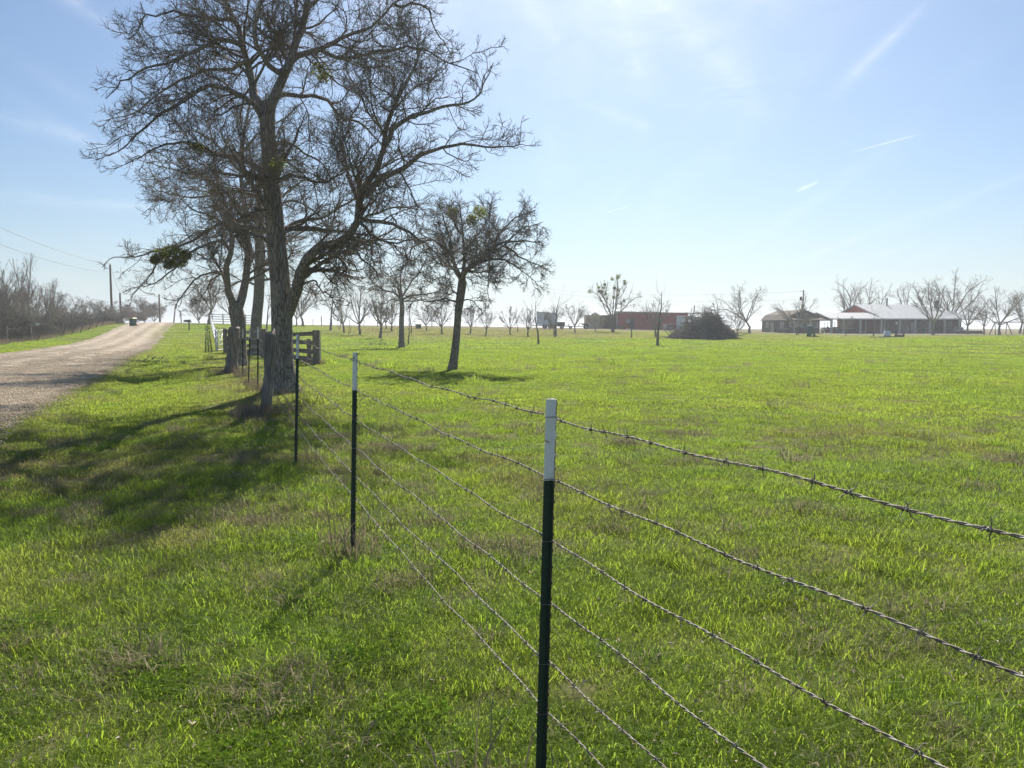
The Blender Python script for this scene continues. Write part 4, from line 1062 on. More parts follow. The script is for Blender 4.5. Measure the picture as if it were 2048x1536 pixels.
for k, (tp, bt, Y) in enumerate(specs):
    top = W(*tp, Y); b_ = W(*bt, Y-.02)
    zb = g(b_[0], b_[1]); 
    if k == 0: b_ = top+(b_-top)*((top[2]-zb)/(top[2]-b_[2]))
    else: b_[2] = zb
    posts.append((b_, top))
b0 = np.array([1.42, -.55, 0.]); b0[2] = g(b0[0], b0[1]); posts.insert(0, (b0, b0+np.array([0, 0, 1.33])))
wire_nodes = [[] for _ in OFF]
for k, (b_, top) in enumerate(posts):
    g_, w_, ax_, L, nn = tpost_meshes(b_, top, k)
    po = g_.build('steel_post', [M['post_green'], M['post_edge']], fence); w_.build('painted_top', [M['post_white'], M['post_edge_white']], po)
    for j, o_ in enumerate(OFF):
        cl = MB()
        c = top-ax_*o_; wire_nodes[j].append((c+nn*.009, c[1]))
        # clip: thin wire bent round the stem side of the post
        pts = [c+nn*.012+fdir*.024-ax_*.002, c+nn*.0-fdir*0+fdir*.021, c-nn*.030+fdir*.004+ax_*.003, c-nn*.030-fdir*.004+ax_*.004, c-fdir*.021+ax_*.006, c+nn*.012-fdir*.024+ax_*.004]
        cl.tube([p-FO for p in spline(pts, 14)], .0014, 5)
        a_ = np.linspace(0, 9, 16); 
        cl.tube([c+nn*.009+fdir*(.024+.0012*t)+ax_*.0045*math.cos(t)+nn*.0045*math.sin(t)-FO for t in a_], .0013, 4)
        cl.build('wire_clip', M['wire'], po, True)
# two old wooden posts carry the strands between the steel ones
def old_post(pts, w, Y, seed, S=14):
    P = [W(px, py, Y) for px, py in pts]; P[0][2] = g(P[0][0], P[0][1])-.15
    P = spline(P, 26); rr_ = np.interp(np.linspace(0, 1, 26), np.linspace(0, 1, len(w)), w)/2*Y/F
    V, Fq = tubes(P[None], rr_[None], S); V = V.reshape(26, S, 3); a_ = np.arange(S)/S*6.283
    rg = np.random.default_rng(seed)
    n_ = (fbm(a_[None]*1.7+seed, np.arange(26)[:, None]*.11+a_[None]*0, .5, seed)-.5)*.75
    slot = -.45*np.exp(-((a_[None]-4.9)/.35)**2)*np.exp(-((np.arange(26)[:, None]-8)/4.)**2)
    V = P[:, None]+(V-P[:, None])*(1+n_+slot)[:, :, None]
    V[-1] += np.array([0, 0, 1])*rg.normal(0, .025, (S, 1))
    V = V.reshape(-1, 3); c = V[-S:].mean(0)-np.array([0, 0, .03]); V = np.vstack([V, c]); n = len(V)-1
    cap = np.array([[n-S+i, n-S+(i+1) % S, n] for i in range(S)])
    me = mesh_np('wooden_post', V-FO, [Fq, cap], M['oldwood'], True)
    return link('wooden_post', me, fence), P[-1]
_, wp1 = old_post([(531,832),(534,790),(537,745),(541,700),(541,665)], [25, 22, 19, 20, 20], 12.7, 3)
_, wp2 = old_post([(462,747),(464,715),(467,680),(468,655)], [34, 24, 20, 21], 23.5, 5)
for j, o_ in enumerate(OFF):
    wire_nodes[j].append((wp1+np.array([.10, -.03, -o_-.02]), 12.7))
    wire_nodes[j].append((wp2+np.array([.12, -.10, -o_*.95-.05]), 23.4))
def strand(nodes, seed):
    nodes = sorted([n[0] for n in nodes], key=lambda p: p[1]); rg = np.random.default_rng(seed); mb_v, mb_f, n = [], [], 0
    def addt(P, Rr, S):
        nonlocal n
        V, Fq = tubes(P, Rr, S); mb_v.append(V); mb_f.append(Fq+n); n += len(V)
    for a_, b_ in zip(nodes[:-1], nodes[1:]):
        L = np.linalg.norm(b_-a_); d = (b_-a_)/L; sd = nrm(np.cross(d, [0, 0, 1.])); up = np.cross(sd, d)
        near = a_[1] < 9; m = int(L*(190 if near else 14))+2; t = np.linspace(0, 1, m)
        sag = -.012*L/3*4*t*(1-t)+.004*np.sin(t*L*3+seed)+.0035*np.sin(t*L*11+seed*2)
        C = a_+(b_-a_)*t[:, None]+up*sag[:, None]+sd*(.004*np.sin(t*L*5+seed*3))[:, None]
        if near:
            ph = t*L/.058*6.283+.7*np.sin(t*L*4)
            for s_ in (0, math.pi):
                H = C+(sd*np.cos(ph+s_)[:, None]+up*np.sin(ph+s_)[:, None])*.0017
                addt(H[None], np.full((1, m), .0016), 6)
        else: addt(C[None], np.full((1, m), .0019), 4)
        nb = int(L/.125)
        for k in range(nb):
            q = min(max((k+.5+rg.normal(0, .22))/nb, 0.01), .99); c = C[int(q*(m-1))]
            p0 = rg.random()*6.28; br = .0013 if near else .0014
            for w_ in (0, 1):
                o1 = d*(.003+.003*w_)*(1 if w_ else -1); th_ = np.linspace(p0+w_*1.6, p0+w_*1.6+7.5, 12 if near else 5)
                ring = c+o1+(sd[None]*np.cos(th_)[:, None]+up[None]*np.sin(th_)[:, None])*.0036+d*(th_-th_[0])[:, None]*.0006
                if near: addt(ring[None], np.full((1, len(ring)), br), 4)
                v = sd*math.cos(p0+w_*1.6)+up*math.sin(p0+w_*1.6); tl = .015+.009*rg.random()
                for sg in (1, -1):
                    pts = np.array([c+o1+v*.003*sg, c+o1+v*tl*.6*sg+d*.002*sg, c+o1+v*tl*sg+d*rg.normal(0, .004)])
                    addt(pts[None], np.array([[br, br*.9, br*.35]]), 4)
    return mesh_np('barbed_wire', np.concatenate(mb_v)-FO, [np.concatenate(mb_f)], M['wire'], True)
for j in range(len(OFF)): link('barbed_wire', strand(wire_nodes[j], j+1), fence)

# ------------------------------------------------------------------ weathered board fence (pen)
def board_panel(A, Bp, n_rail, htop, th=.045, hb=.16, seed=0, name='board_fence', label='', posts_at=(0, .5, 1), pw=.22, corner=None, offs=0):
    e = empty(name, A, label, 'fence'); o = np.array(A, float); rg = np.random.default_rng(seed)
    A = np.array(A, float); Bp = np.array(Bp, float); d = nrm(Bp-A); d[2] = 0; d = nrm(d); nrml = np.array([-d[1], d[0], 0])
    for k in range(n_rail):
        z = htop-.10-k*(htop-.22)/(n_rail-1)*1.0
        segs = len(posts_at)-1
        mb_ = MB()
        for s_ in range(segs):
            a_ = A+(Bp-A)*posts_at[s_]; b_ = A+(Bp-A)*posts_at[s_+1]
            a_ = a_+np.array([0, 0, z+rg.normal(0, .018)])-nrml*(.10); b_ = b_+np.array([0, 0, z+rg.normal(0, .018)])-nrml*(.10+.004*(s_ % 2))
            mb_.beam(a_-o-d*.04, b_-o+d*.04, th, hb*(1+rg.normal(0, .06)))
        mb_.build('rail', M['railwood'], e)
    for q in posts_at:
        c = A+(Bp-A)*q; h_ = htop+.06+rg.normal(0, .03); w_ = pw*(1+rg.normal(0, .08))
        m2 = MB(); m2.box((c[0]-o[0], c[1]-o[1], c[2]-o[2]+h_/2-.15), (w_, w_, h_+.3), taper=.92); m2.build('post', M['oldwood'], e, bevel=.02)
    return e
cR = hit(634, 729); cL = gp(451, 43.5)
ee = board_panel(cR, cL, 4, 1.28, seed=3, posts_at=(0, .22, .48, .74, 1), pw=.26,
            label='weathered grey board fence of four rails behind the great tree, ending at a stout post')
c2R = gp(619, cR[1]+2.0); c2L = gp(480, 45.0)
ee2 = board_panel(c2R, c2L, 2, .92, seed=4, posts_at=(0, .3, .65, 1), pw=.20, name='board_fence',
            label='darker second run of weathered boards seen through the gaps of the front board fence')
mb_ = MB(); 
for zz in (.3, .62, .95, 1.2): mb_.beam(np.array([0, .15, zz]), (c2R-cR)[:2].tolist()+[zz-.03], .05, .13)
pass

# ------------------------------------------------------------------ white pipe fence
A = gp(434.5, 45.5); Bn = gp(421.5, 110.0); e = empty('pipe_fence', A, 'white pipe rail fence running beside the verge up to the crest', 'fence'); o = A
ys = np.linspace(A[1], Bn[1], 26)
for k, z in enumerate((1.16, .86, .55)):
    pts = [np.array([A[0]+(Bn[0]-A[0])*t, y, 0]) for t, y in zip((ys-A[1])/(Bn[1]-A[1]), ys)]
    for p in pts: p[2] = g(p[0], p[1])+z
    if k: pts[0] = pts[0]*.75+pts[1]*.25 if k == 1 else pts[0]
    MB().tube([p-o for p in pts], .048, 8).build('rail', M['whitepaint'], e, True)
for t in np.linspace(.06, 1, 10):
    y = A[1]+(Bn[1]-A[1])*t; x = A[0]+(Bn[0]-A[0])*t; z = g(x, y)
    MB().tube([(x-o[0]+.06, y-o[1], z-o[2]-.1), (x-o[0]+.06, y-o[1], z-o[2]+1.24)], .045, 8).build('post', M['whitepaint'], e, True)
C1 = gp(425, 118); C2 = gp(515, 112)
e = empty('pipe_fence', C1, 'white four-rail fence crossing the crest behind the forked tree', 'fence'); o = C1
for z in (1.45, 1.1, .75, .4):
    MB().beam(C1+[0, 0, z]-o, C2+[0, 0, z]-o, .05, .11).build('rail', M['whitepaint'], e)
for t in np.linspace(0, 1, 5):
    c = C1+(C2-C1)*t; MB().box((c[0]-o[0], c[1]-o[1]-.05, c[2]-o[2]+.7), (.17, .12, 1.75)).build('post', M['whitepaint'], e)
# white tube gate swung between the pipe fence and the pen
Ga = gp(436, 45.0); Gb = gp(448.5, 47.5); e = empty('tube_gate', Ga, 'white tube gate standing between pipe fence and board fence post', 'gate'); o = Ga
d = Gb-Ga; d[2] = 0
fr = [(0, 1.22), (1, 1.32), (1, .12), (0, .12), (0, 1.22)]
MB().tube([d*a_+np.array([0, 0, z]) for a_, z in fr], .03, 6).build('gate_frame', M['whitepaint'], e, True)
mb_ = MB()
for z in (.4, .68, .95): mb_.tube([d*0+np.array([0, 0, z]), d+np.array([0, 0, z+.05])], .02, 6)
mb_.tube([d*.5+np.array([0, 0, .12]), d*.5+np.array([0, 0, 1.26])], .02, 6); mb_.tube([d*0+np.array([0, 0, .12]), d+np.array([0, 0, 1.3])], .018, 6)
mb_.build('gate_bars', M['whitepaint'], e, True)
MB().tube([(-.1, 0, -.1), (-.1, 0, 1.3)], .05, 8).build('gate_post', M['whitepaint'], e, True)

# ------------------------------------------------------------------ left roadside fence with leaning posts
lf = [(12,66),(60,70),(76,72),(124,80),(142,83),(160,87),(176,92),(191,97),(204,102)]
Lp = [gp(px, Y) for px, Y in lf]
e = empty('wire_fence', Lp[0], 'old roadside wire fence with rusty leaning posts below the thicket', 'fence'); o = Lp[0]
rg = np.random.default_rng(5)
for k, c in enumerate(Lp):
    if k < 2: MB().tube([c-o+[0, 0, -.2], c-o+[.02, 0, 1.35]], .14, 9).build('wooden_post', M['oldwood'], e, True)
    else:
        l_ = .55+rg.normal(0, .12); MB().tube([c-o+[-l_*.1, 0, -.15], c-o+[l_, 0, 1.25+rg.normal(0, .08)]], .045, 6).build('leaning_post', M['rusty'], e, True)
for z in (.4, .75, 1.1):
    MB().tube([c-o+[(.45*z if k > 1 else .02), 0, z] for k, c in enumerate(Lp)], .004, 4).build('wire_strand', M['rusty'], e)
MB().beam(Lp[0]-o+[0, 0, 1.1], Lp[1]-o+[0, 0, 1.15], .08, .08).build('brace', M['oldwood'], e)
b = Lp[1]+np.array([.35, 0, 0]); e = empty('wooden_box', b+[0, 0, 1.36], 'pale box lid resting on the old gate post left of the road', 'box')
MB().box((0, 0, .08), (.75, .5, .16)).build('box_body', M['trim'], e); MB().box((0, 0, .20), (.85, .6, .06)).build('lid', M['galv'], e)
# dry weeds along that fence: uncountable
def weed_mesh(n, rad, h0, h1, seed, mat, w=.018):
    return blades_mesh('weeds', n, rad, h0, h1, w, .5, seed, mat)
pr = [proto(weed_mesh(60, .6, .5, 1.3, 200+s, M['dryweed'])) for s in range(3)]
n = 2600; yy = 34+rng.random(n)**.8*92; off = rng.normal(2.2, 1.3, n); xx = -10.6-.41*yy-np.abs(off)-np.interp(yy, [40, 75, 100, 120], [4.6, 3.6, 1.6, .8])
z = G(xx, yy); rot = np.zeros((n, 3)); rot[:, 2] = rng.random(n)*6.28
scatter('dry_weeds', pr, np.column_stack([xx, yy, z]), rot, .14+.40*rng.random(n)**1.8*(.4+1.2*vnoise(xx, yy, 3., 3)), rng.integers(0, 3, n), np.zeros(n), 'tall dead weeds and brush along the left roadside fence', 'weeds')
# dead grass collars at the post feet
pr = [proto(blades_mesh('collar', 70, .16, .08, .30, .005, .8, 210+s, M['dryweed'])) for s in range(2)]
cc = [(posts[k][0], .25, 5 if k > 3 else 2) for k in range(1, 7)]+[(hit(531,832), .45, 22), (gp(462, 23.4), .5, 22), (base1, .8, 10), (cR, .4, 10)]
pts = np.concatenate([np.array(c)[None]+rng.normal(0, s_*.5, (n, 3)) for c, s_, n in cc]); pts[:, 2] = G(pts[:, 0], pts[:, 1]); n = len(pts)
rot = np.zeros((n, 3)); rot[:, 2] = rng.random(n)*6.28
scatter('dead_grass', pr, pts, rot, .6+.8*rng.random(n), rng.integers(0, 2, n), np.zeros(n), 'dead grass tufts round the feet of posts and trunk', 'grass')
# loose stones along the near edge of the road
def stone_mesh(seed):
    r = np.random.default_rng(seed); V = []; F_ = []; n = 0
    base = np.array([(1,0,0),(-1,0,0),(0,1,0),(0,-1,0),(0,0,1),(0,0,-1)], float); fc = np.array([(0,2,4),(2,1,4),(1,3,4),(3,0,4),(2,0,5),(1,2,5),(3,1,5),(0,3,5)])
    for k in range(26):
        s = r.uniform(.005, .016); V.append(base*(s*r.uniform(.6, 1.3, 3)*[1, 1, .6])+r.normal(0, s*.12, (6, 3))+[r.normal(0, .14), r.normal(0, .14), .004]); F_.append(fc+n); n += 6
    return mesh_np('stones', np.concatenate(V), [np.concatenate(F_)], M['stone'])
M['stone'] = mat_simple('gravel_stone', (.68, .57, .42), (.44, .35, .25), 4, .9)
pr = [proto(stone_mesh(300+s)) for s in range(4)]
n = 9000; yy = 9+np.minimum(rng.exponential(11, n), 75); e_ = rng.random(n)**1.5*6.5-.08; xx = -3.05-.41*yy-e_; z = G(xx, yy)+.035+.06*np.sin(np.pi*np.clip(e_/7.2, 0, 1))
rot = np.zeros((n, 3)); rot[:, 2] = rng.random(n)*6.28
scatter('gravel_stones', pr, np.column_stack([xx, yy, z-.012*(e_ < 0)]), rot, .6+.9*rng.random(n), rng.integers(0, 4, n), np.zeros(n), 'loose gravel stones strewn over the road and its near shoulder', 'gravel')
# tangled leafless undergrowth filling the thicket beyond the roadside fence
M['brush_dark'] = mat_simple('dark_brush_twig', (.17, .155, .125), (.11, .105, .08), .5, .9, spec=.1)
def tangle_mesh(seed):
    r = np.random.default_rng(seed); n = 34; P = np.zeros((n, 6, 3)); P[:, 0, :2] = r.normal(0, .5, (n, 2)); d = nrm(np.stack([r.normal(0, .45, n), r.normal(0, .45, n), np.ones(n)], 1)); L = r.uniform(.9, 2.6, n)[:, None]
    for k in range(1, 6): d = nrm(d+r.normal(0, .17, (n, 3))); P[:, k] = P[:, k-1]+d*L/5
    Rr = np.full((n, 6), .018)*np.linspace(1.1, .5, 6)[None]; B2, b2 = spawn(P, Rr, 4, .15, 1, 42, 14, .45, .25, .9, 5, r, up=.05, wob=.16, rmin=.009); C2, c2 = spawn(B2, b2, 5, .15, 1, 42, 14, .5, .15, .4, 4, r, up=.05, wob=.16, rmin=.007)
    Vs, Fs, m = [], [], 0
    for Q, q in ((P, Rr), (B2, b2), (C2, c2)):
        V, Fq = tubes(Q, q, 3); Vs.append(V); Fs.append(Fq+m); m += len(V)
    return mesh_np('tangle', np.concatenate(Vs), [np.concatenate(Fs)], M['brush_dark'])
pr = [proto(tangle_mesh(500+s)) for s in range(4)]
n = 760; yy = 56+rng.random(n)**.9*80; xx = -17.5-.41*yy-rng.random(n)**1.3*26+np.interp(yy, [56, 90, 130], [0, 2.5, 4.5]); z = G(xx, yy); rot = np.zeros((n, 3)); rot[:, 2] = rng.random(n)*6.28; rot[:, :2] = rng.normal(0, .15, (n, 2))
scatter('undergrowth', pr, np.column_stack([xx, yy, z-.1]), rot, (.5+.9*rng.random(n))*(.6+.6*vnoise(xx, yy, 8, 2))*np.interp(yy, [60, 80, 105], [1.15, .95, .6]), rng.integers(0, 4, n), np.zeros(n), 'grey leafless undergrowth tangled beneath the roadside trees at left', 'brush')
# ------------------------------------------------------------------ buildings
def frame(O, ang):
    u = np.array([math.cos(ang), math.sin(ang), 0]); v = np.array([-math.sin(ang), math.cos(ang), 0]); return u, v
class Loc:
    """local frame: u along, v back, z up; everything relative to origin O"""
    def __init__(s, name, O, ang, label, cat): s.e = empty(name, O, label, cat, rz=ang)
    def box(s, name, u0, u1, v0, v1, z0, z1, mat, parent=None, bevel=0):
        return MB().box(((u0+u1)/2, (v0+v1)/2, (z0+z1)/2), (abs(u1-u0), abs(v1-v0), abs(z1-z0))).build(name, M[mat], parent or s.e, bevel=bevel)
    def slab(s, name, quad, th, mat, parent=None):
        q = np.array(quad, float); n = nrm(np.cross(q[1]-q[0], q[2]-q[0])); n = n*np.sign(n[2]+1e-9)
        return MB().prism(q-n*th, n*th).build(name, M[mat], parent or s.e)
    def poly(s, name, pts, vec, mat, parent=None): return MB().prism(pts, vec).build(name, M[mat], parent or s.e)
def window(L, u0, u1, v, z0, z1, frame_mat='trim', parent=None, shut=0):
    w = L.box('window', u0, u1, v-.05, v+.02, z0, z1, frame_mat, parent)
    L.box('pane', u0+.06, u1-.06, v-.075, v-.04, z0+.06, z1-.06, 'glass', w)
    if shut:
        for a_, b_ in ((u0-shut, u0-.03), (u1+.03, u1+shut)): L.box('shutter', a_, b_, v-.07, v-.01, z0, z1, 'trim', w)
    return w
# ---- metal-roofed house with porch and carport
O = gp(1661, 134.0); H = Loc('house', O, R(5), 'long single-storey dark red house under a pale metal roof with a full-width porch', 'house')
zz = g(*O[:2])
E, RZ, VR = 2.62, 5.35, 9.3
sc = 26.6
H.box('porch_floor', 0, sc+.4, .0, 3.0, -.35, .06, 'concrete')
# walls
H.poly('wall', [(9.6, 2.9, 0), (9.6, 16.0, 0), (9.6, 16.0, 3.0), (9.6, VR, RZ-.2), (9.6, 2.9, 3.3)], (.15, 0, 0), 'red')
H.box('front_wall', 9.75, 26.0, 2.9, 3.05, 0, 3.2, 'redbrown'); H.box('side_wall', 25.9, 26.05, 3.05, 16, 0, 2.6, 'redbrown'); H.box('back_wall', 9.75, 25.9, 15.9, 16.05, 0, 2.9, 'redbrown')
H.box('breezeway_wall', 4.9, 9.6, 6.2, 6.35, 0, 3.0, 'redbrown')
# roof
H.slab('roof', [(9.3, -.35, E), (27.2, -.35, E), (22.0, VR, RZ), (9.3, VR, RZ)], .10, 'roofmetal')
H.slab('roof', [(9.3, VR, RZ), (22.0, VR, RZ), (27.2, 17.6, E+.3), (9.3, 17.6, E+.3)], .10, 'roofmetal')
H.slab('roof', [(27.2, -.35, E), (27.2, 17.6, E+.3), (22.0, VR+.02, RZ)], .098, 'roofmetal')
H.box('fascia', 9.3, 27.2, -.42, -.36, E-.22, E-.02, 'trim')
MB().beam((9.24, -.35, E-.06), (9.24, VR, RZ-.06), .06, .22).build('rake_board', M['trim'], H.e); MB().beam((9.24, VR, RZ-.06), (9.24, 17.6, E+.24), .06, .22).build('rake_board', M['trim'], H.e)
# carport / gable wing
CR = 3.72; CE = 2.62
cp = H
cp.slab('carport_roof', [(-.3, -.35, CE), (9.25, -.35, CE), (9.25, 4.5, CR), (-.3, 4.5, CR)], .09, 'roofmetal')
cp.slab('carport_roof', [(-.3, 4.5, CR), (9.25, 4.5, CR), (9.25, 9.3, CE), (-.3, 9.3, CE)], .09, 'roofmetal')
cp.poly('gable', [(-.1, 0, CE-.15), (-.1, 9.0, CE-.15), (-.1, 4.5, CR-.12)], (.12, 0, 0), 'redbrown')
H.box('fascia', -.3, 9.25, -.42, -.36, CE-.2, CE-.02, 'trim'); H.box('beam', -.1, .05, 0, 9.0, CE-.38, CE-.16, 'redbrown')
for a_, b_ in (((-.36, -.35, CE-.05), (-.36, 4.5, CR-.05)), ((-.36, 4.5, CR-.05), (-.36, 9.3, CE-.05))): MB().beam(a_, b_, .06, .2).build('rake_board', M['trim'], H.e)
def upost(u, v, w=.26): return H.box('porch_post', u-w/2, u+w/2, v-w/2, v+w/2, .0, 2.5, 'trim')
px_u = lambda px: (px-1661)/1540*134/.896*1.0
for px in (1662, 1684, 1716, 1755, 1790, 1819, 1847, 1875, 1903): upost(px_u(px)*1.0+.05, .05, .30)
for u, v in ((.05, 8.9), (.05, 6.2), (4.8, 8.9)): upost(u, v, .24)
for px in (1731, 1767): upost(px_u(px)+1.0, 2.6, .2)
# openings in the porch wall
H.box('door', 17.2, 18.2, 2.84, 2.93, .05, 2.1, 'dark')
H.box('patio_door', 13.6, 16.2, 2.84, 2.93, .05, 2.1, 'glass')
for a_, b_ in ((11.0, 12.2), (18.9, 20.3), (22.8, 24.2)): window(H, a_, b_, 2.9, .9, 2.05)
H.box('white_panel', 16.4, 17.0, 2.82, 2.9, .1, 2.0, 'greywhite')
ch = H.box('chimney', 23.3, 23.75, 6.4, 6.85, 3.2, 6.0, 'blackmetal'); MB().tube([(15.2, 8.6, 5.0), (15.2, 8.6, 6.5)], .14, 10).build('flue_pipe', M['blackmetal'], H.e, True)
H.slab('back_roof', [(25.6, 12, 3.0), (29.0, 12, 2.75), (29.0, 16.5, 2.9), (25.6, 16.5, 3.3)], .08, 'roofmetal'); H.box('lean_to_post', 28.7, 28.9, 12.1, 12.3, 0, 2.7, 'trim')
lamp = H.box('hanging_sign', 11.9, 12.3, .12, .2, 1.55, 2.1, 'trim')
H.box('back_wall', 4.6, 9.55, 8.8, 8.9, 0, 1.15, 'redbrown')
def hp(u, v): 
    uu, vv = frame(O, R(5)); p = O+uu*u+vv*v; p[2] = O[2]+.06; return p
# things on the porch
def chair(u, v, rz, label, mat='trim'):
    e = empty('porch_chair', hp(u, v), label, 'chair', 'chairs standing on the porch', rz)
    MB().box((0, 0, .43), (.55, .5, .05)).build('seat', M[mat], e); MB().box((0, .24, .75), (.55, .05, .6)).build('backrest', M[mat], e)
    for sx in (-.24, .24):
        for sy in (-.21, .21): MB().box((sx, sy, .21), (.05, .05, .42)).build('leg', M[mat], e)
chair(13.0, 1.6, .3, 'dark porch chair just right of the hanging sign', 'blackmetal'); chair(15.0, 1.5, -.2, 'grey porch chair in front of the glass patio door', 'galv')
chair(24.0, 1.4, .1, 'pale porch chair beside the tree in front of the right porch end'); chair(25.3, 1.7, -.4, 'pale porch chair near the last porch post on the right')
e = empty('porch_table', hp(16.0, 1.3), 'small pale table on the porch beside the white panel', 'table'); MB().box((0, 0, .72), (1.2, .8, .05)).build('table_top', M['trim'], e)
for sx in (-.5, .5): MB().box((sx, 0, .35), (.06, .6, .7)).build('leg', M['trim'], e)
e = empty('porch_grill', hp(20.6, 1.4), 'black covered grill on the porch under the wide window', 'grill'); MB().box((0, 0, .35), (.9, .5, .7)).build('cabinet', M['blackmetal'], e, bevel=.03); MB().tube([(-.42, 0, .88), (.42, 0, .88)], .27, 12).build('lid', M['blackmetal'], e, True)
e = empty('barrel', hp(17.6, .9), 'teal barrel by the middle porch post', 'barrel'); MB().tube([(0, 0, 0), (0, 0, .1), (0, 0, .45), (0, 0, .8), (0, 0, .85)], [.26, .28, .31, .28, .26], 14).build('drum', M['teal'], e, True); MB().tube([(0, 0, .85), (0, 0, .88)], .27, 14).build('rim', M['blackmetal'], e)
# things under the carport
e = empty('utility_cart', hp(3.2, 6.5), 'white utility cart parked under the carport', 'vehicle', rz=R(5))
MB().prism([(-1.4, -.7, .35), (1.4, -.7, .35), (1.4, -.7, .85), (.5, -.7, .95), (.2, -.7, .75), (-.3, -.7, .75), (-.35, -.7, 1.0), (-1.4, -.7, 1.0)], (0, 1.4, 0)).build('body', M['whitebody'], e, bevel=.03)
MB().box((-.1, 0, 1.85), (1.5, 1.35, .07)).build('canopy', M['whitebody'], e, bevel=.02)
for sx in (-.75, .55):
    for sy in (-.6, .6): MB().beam((sx, sy, .9), (sx+.05, sy, 1.85), .05, .05).build('canopy_post', M['blackmetal'], e)
for sx in (-.95, .95):
    for sy in (-.72, .72): wv = MB().tube([(sx, sy-.1, .3), (sx, sy+.1, .3)], .3, 14).build('wheel', M['rubber'], e); MB().tube([(sx, sy-.11, .3), (sx, sy+.11, .3)], .15, 10).build('rim', M['galv'], wv)
MB().box((.0, 0, .85), (.5, 1.1, .15)).build('seat', M['dark'], e, bevel=.03)
e = empty('riding_mower', hp(1.6, 3.2), 'red riding mower at the front of the carport', 'mower', rz=R(20))
MB().prism([(-.3, -.3, .35), (.85, -.3, .35), (.9, -.3, .75), (.7, -.3, .85), (.2, -.3, .85), (.1, -.3, .5), (-.3, -.3, .5)], (0, .6, 0)).build('hood', M['redpaint'], e, bevel=.04)
MB().box((-.45, 0, .5), (.6, .85, .3)).build('rear_fender', M['redpaint'], e, bevel=.05); MB().box((-.4, 0, .78), (.4, .45, .1)).build('seat', M['dark'], e, bevel=.03); MB().box((-.6, 0, .98), (.08, .45, .35)).build('seat_back', M['dark'], e, bevel=.03)
MB().box((.15, 0, .22), (.9, 1.1, .14)).build('mower_deck', M['redpaint'], e, bevel=.03)
for sx, q in ((-.5, .27), (.65, .19)):
    for sy in (-.42, .42): MB().tube([(sx, sy-.09, q), (sx, sy+.09, q)], q, 14).build('wheel', M['rubber'], e)
MB().tube([(.2, 0, .85), (.05, 0, 1.05)], .02, 6).build('steering_column', M['blackmetal'], e)
e = empty('workbench', hp(6.3, 6.0), 'dark workbench with clutter at the back of the carport', 'bench'); MB().box((0, 0, .85), (2.4, .7, .07)).build('bench_top', M['trim'], e)
for sx in (-1.1, 1.1): MB().box((sx, 0, .41), (.1, .6, .82)).build('leg', M['blackmetal'], e)
MB().box((0, .1, .45), (1.9, .45, .5)).build('cabinet', M['blackmetal'], e)

# ---- brown gambrel barn
O2 = gp(1574, 131.0); ang = R(22+0)
rr_ = np.array([.927, -.375, 0]); vv = np.array([.375, .927, 0])
gd = rr_*.87+vv*.5; gd /= np.linalg.norm(gd); angB = math.atan2(gd[1], gd[0])
B = Loc('barn', O2, angB, 'low brown gambrel-roofed barn with small white-framed windows left of the carport', 'barn')
wG, lB = 5.9, 9.4
prof = [(0, 0, -.3), (wG, 0, -.3), (wG, 0, 2.25), (wG-.75, 0, 3.05), (wG/2, 0, 3.85), (.75, 0, 3.05), (0, 0, 2.25)]
B.poly('wall', [(p[0], 0, p[2]) for p in prof], (0, lB, 0), 'brownboard')
def gam(u0, z0, u1, z1):
    q = np.array([(u0, -.25, z0), (u0, lB+.25, z0), (u1, lB+.25, z1), (u1, -.25, z1)], float); n = nrm(np.cross(q[1]-q[0], q[3]-q[0])); n *= np.sign(n[2]); return MB().prism(q+n*.03, n*.07).build('roof', M['roofbrown'], B.e)
gam(-.15, 2.12, .75, 3.05); gam(.70, 3.04, wG/2, 3.86); gam(wG/2, 3.86, wG-.70, 3.04); gam(wG-.75, 3.05, wG+.15, 2.12)
# windows: left long wall faces -u ; gable end faces -v
def win_u(v0, v1, z0, z1):
    w = MB().box((-.03, (v0+v1)/2, (z0+z1)/2), (.06, v1-v0, z1-z0)).build('window', M['trim'], B.e); MB().box((-.065, (v0+v1)/2, (z0+z1)/2), (.03, (v1-v0)*.5, z1-z0-.12)).build('pane', M['glass'], w)
win_u(1.2, 2.3, .9, 1.9); win_u(6.6, 7.8, .9, 1.9)
MB().box((-.2, 5.0, .85), (.06, 1.2, 1.75)).build('leaning_board', M['tan'], B.e)
for a_, b_ in ((.7, 1.5), (2.7, 3.5), (4.4, 5.3)): window(B, a_, b_, 0, .85, 1.85, shut=.3)
window(B, 2.6, 3.3, 0, 2.7, 3.3)
B.box('porch_post', .2, .35, -2.0, -1.85, -.2, 2.25, 'trim'); B.box('porch_post', 3.0, 3.15, -2.0, -1.85, -.2, 2.25, 'trim'); B.slab('porch_roof', [(0, -2.1, 2.25), (wG, -2.1, 2.25), (wG, -.05, 2.6), (0, -.05, 2.6)], .06, 'roofbrown')
e = empty('picnic_table', gp(1567, 125), 'pale-topped low table in front of the brown barn', 'table'); MB().box((0, 0, .74), (1.7, .75, .05)).build('table_top', M['trim'], e)
for sx in (-.6, .6): MB().beam((sx, -.35, 0), (sx, .35, .72), .05, .08).beam((sx+.06, .35, 0), (sx+.06, -.35, .72), .05, .08).build('leg', M['blackmetal'], e)
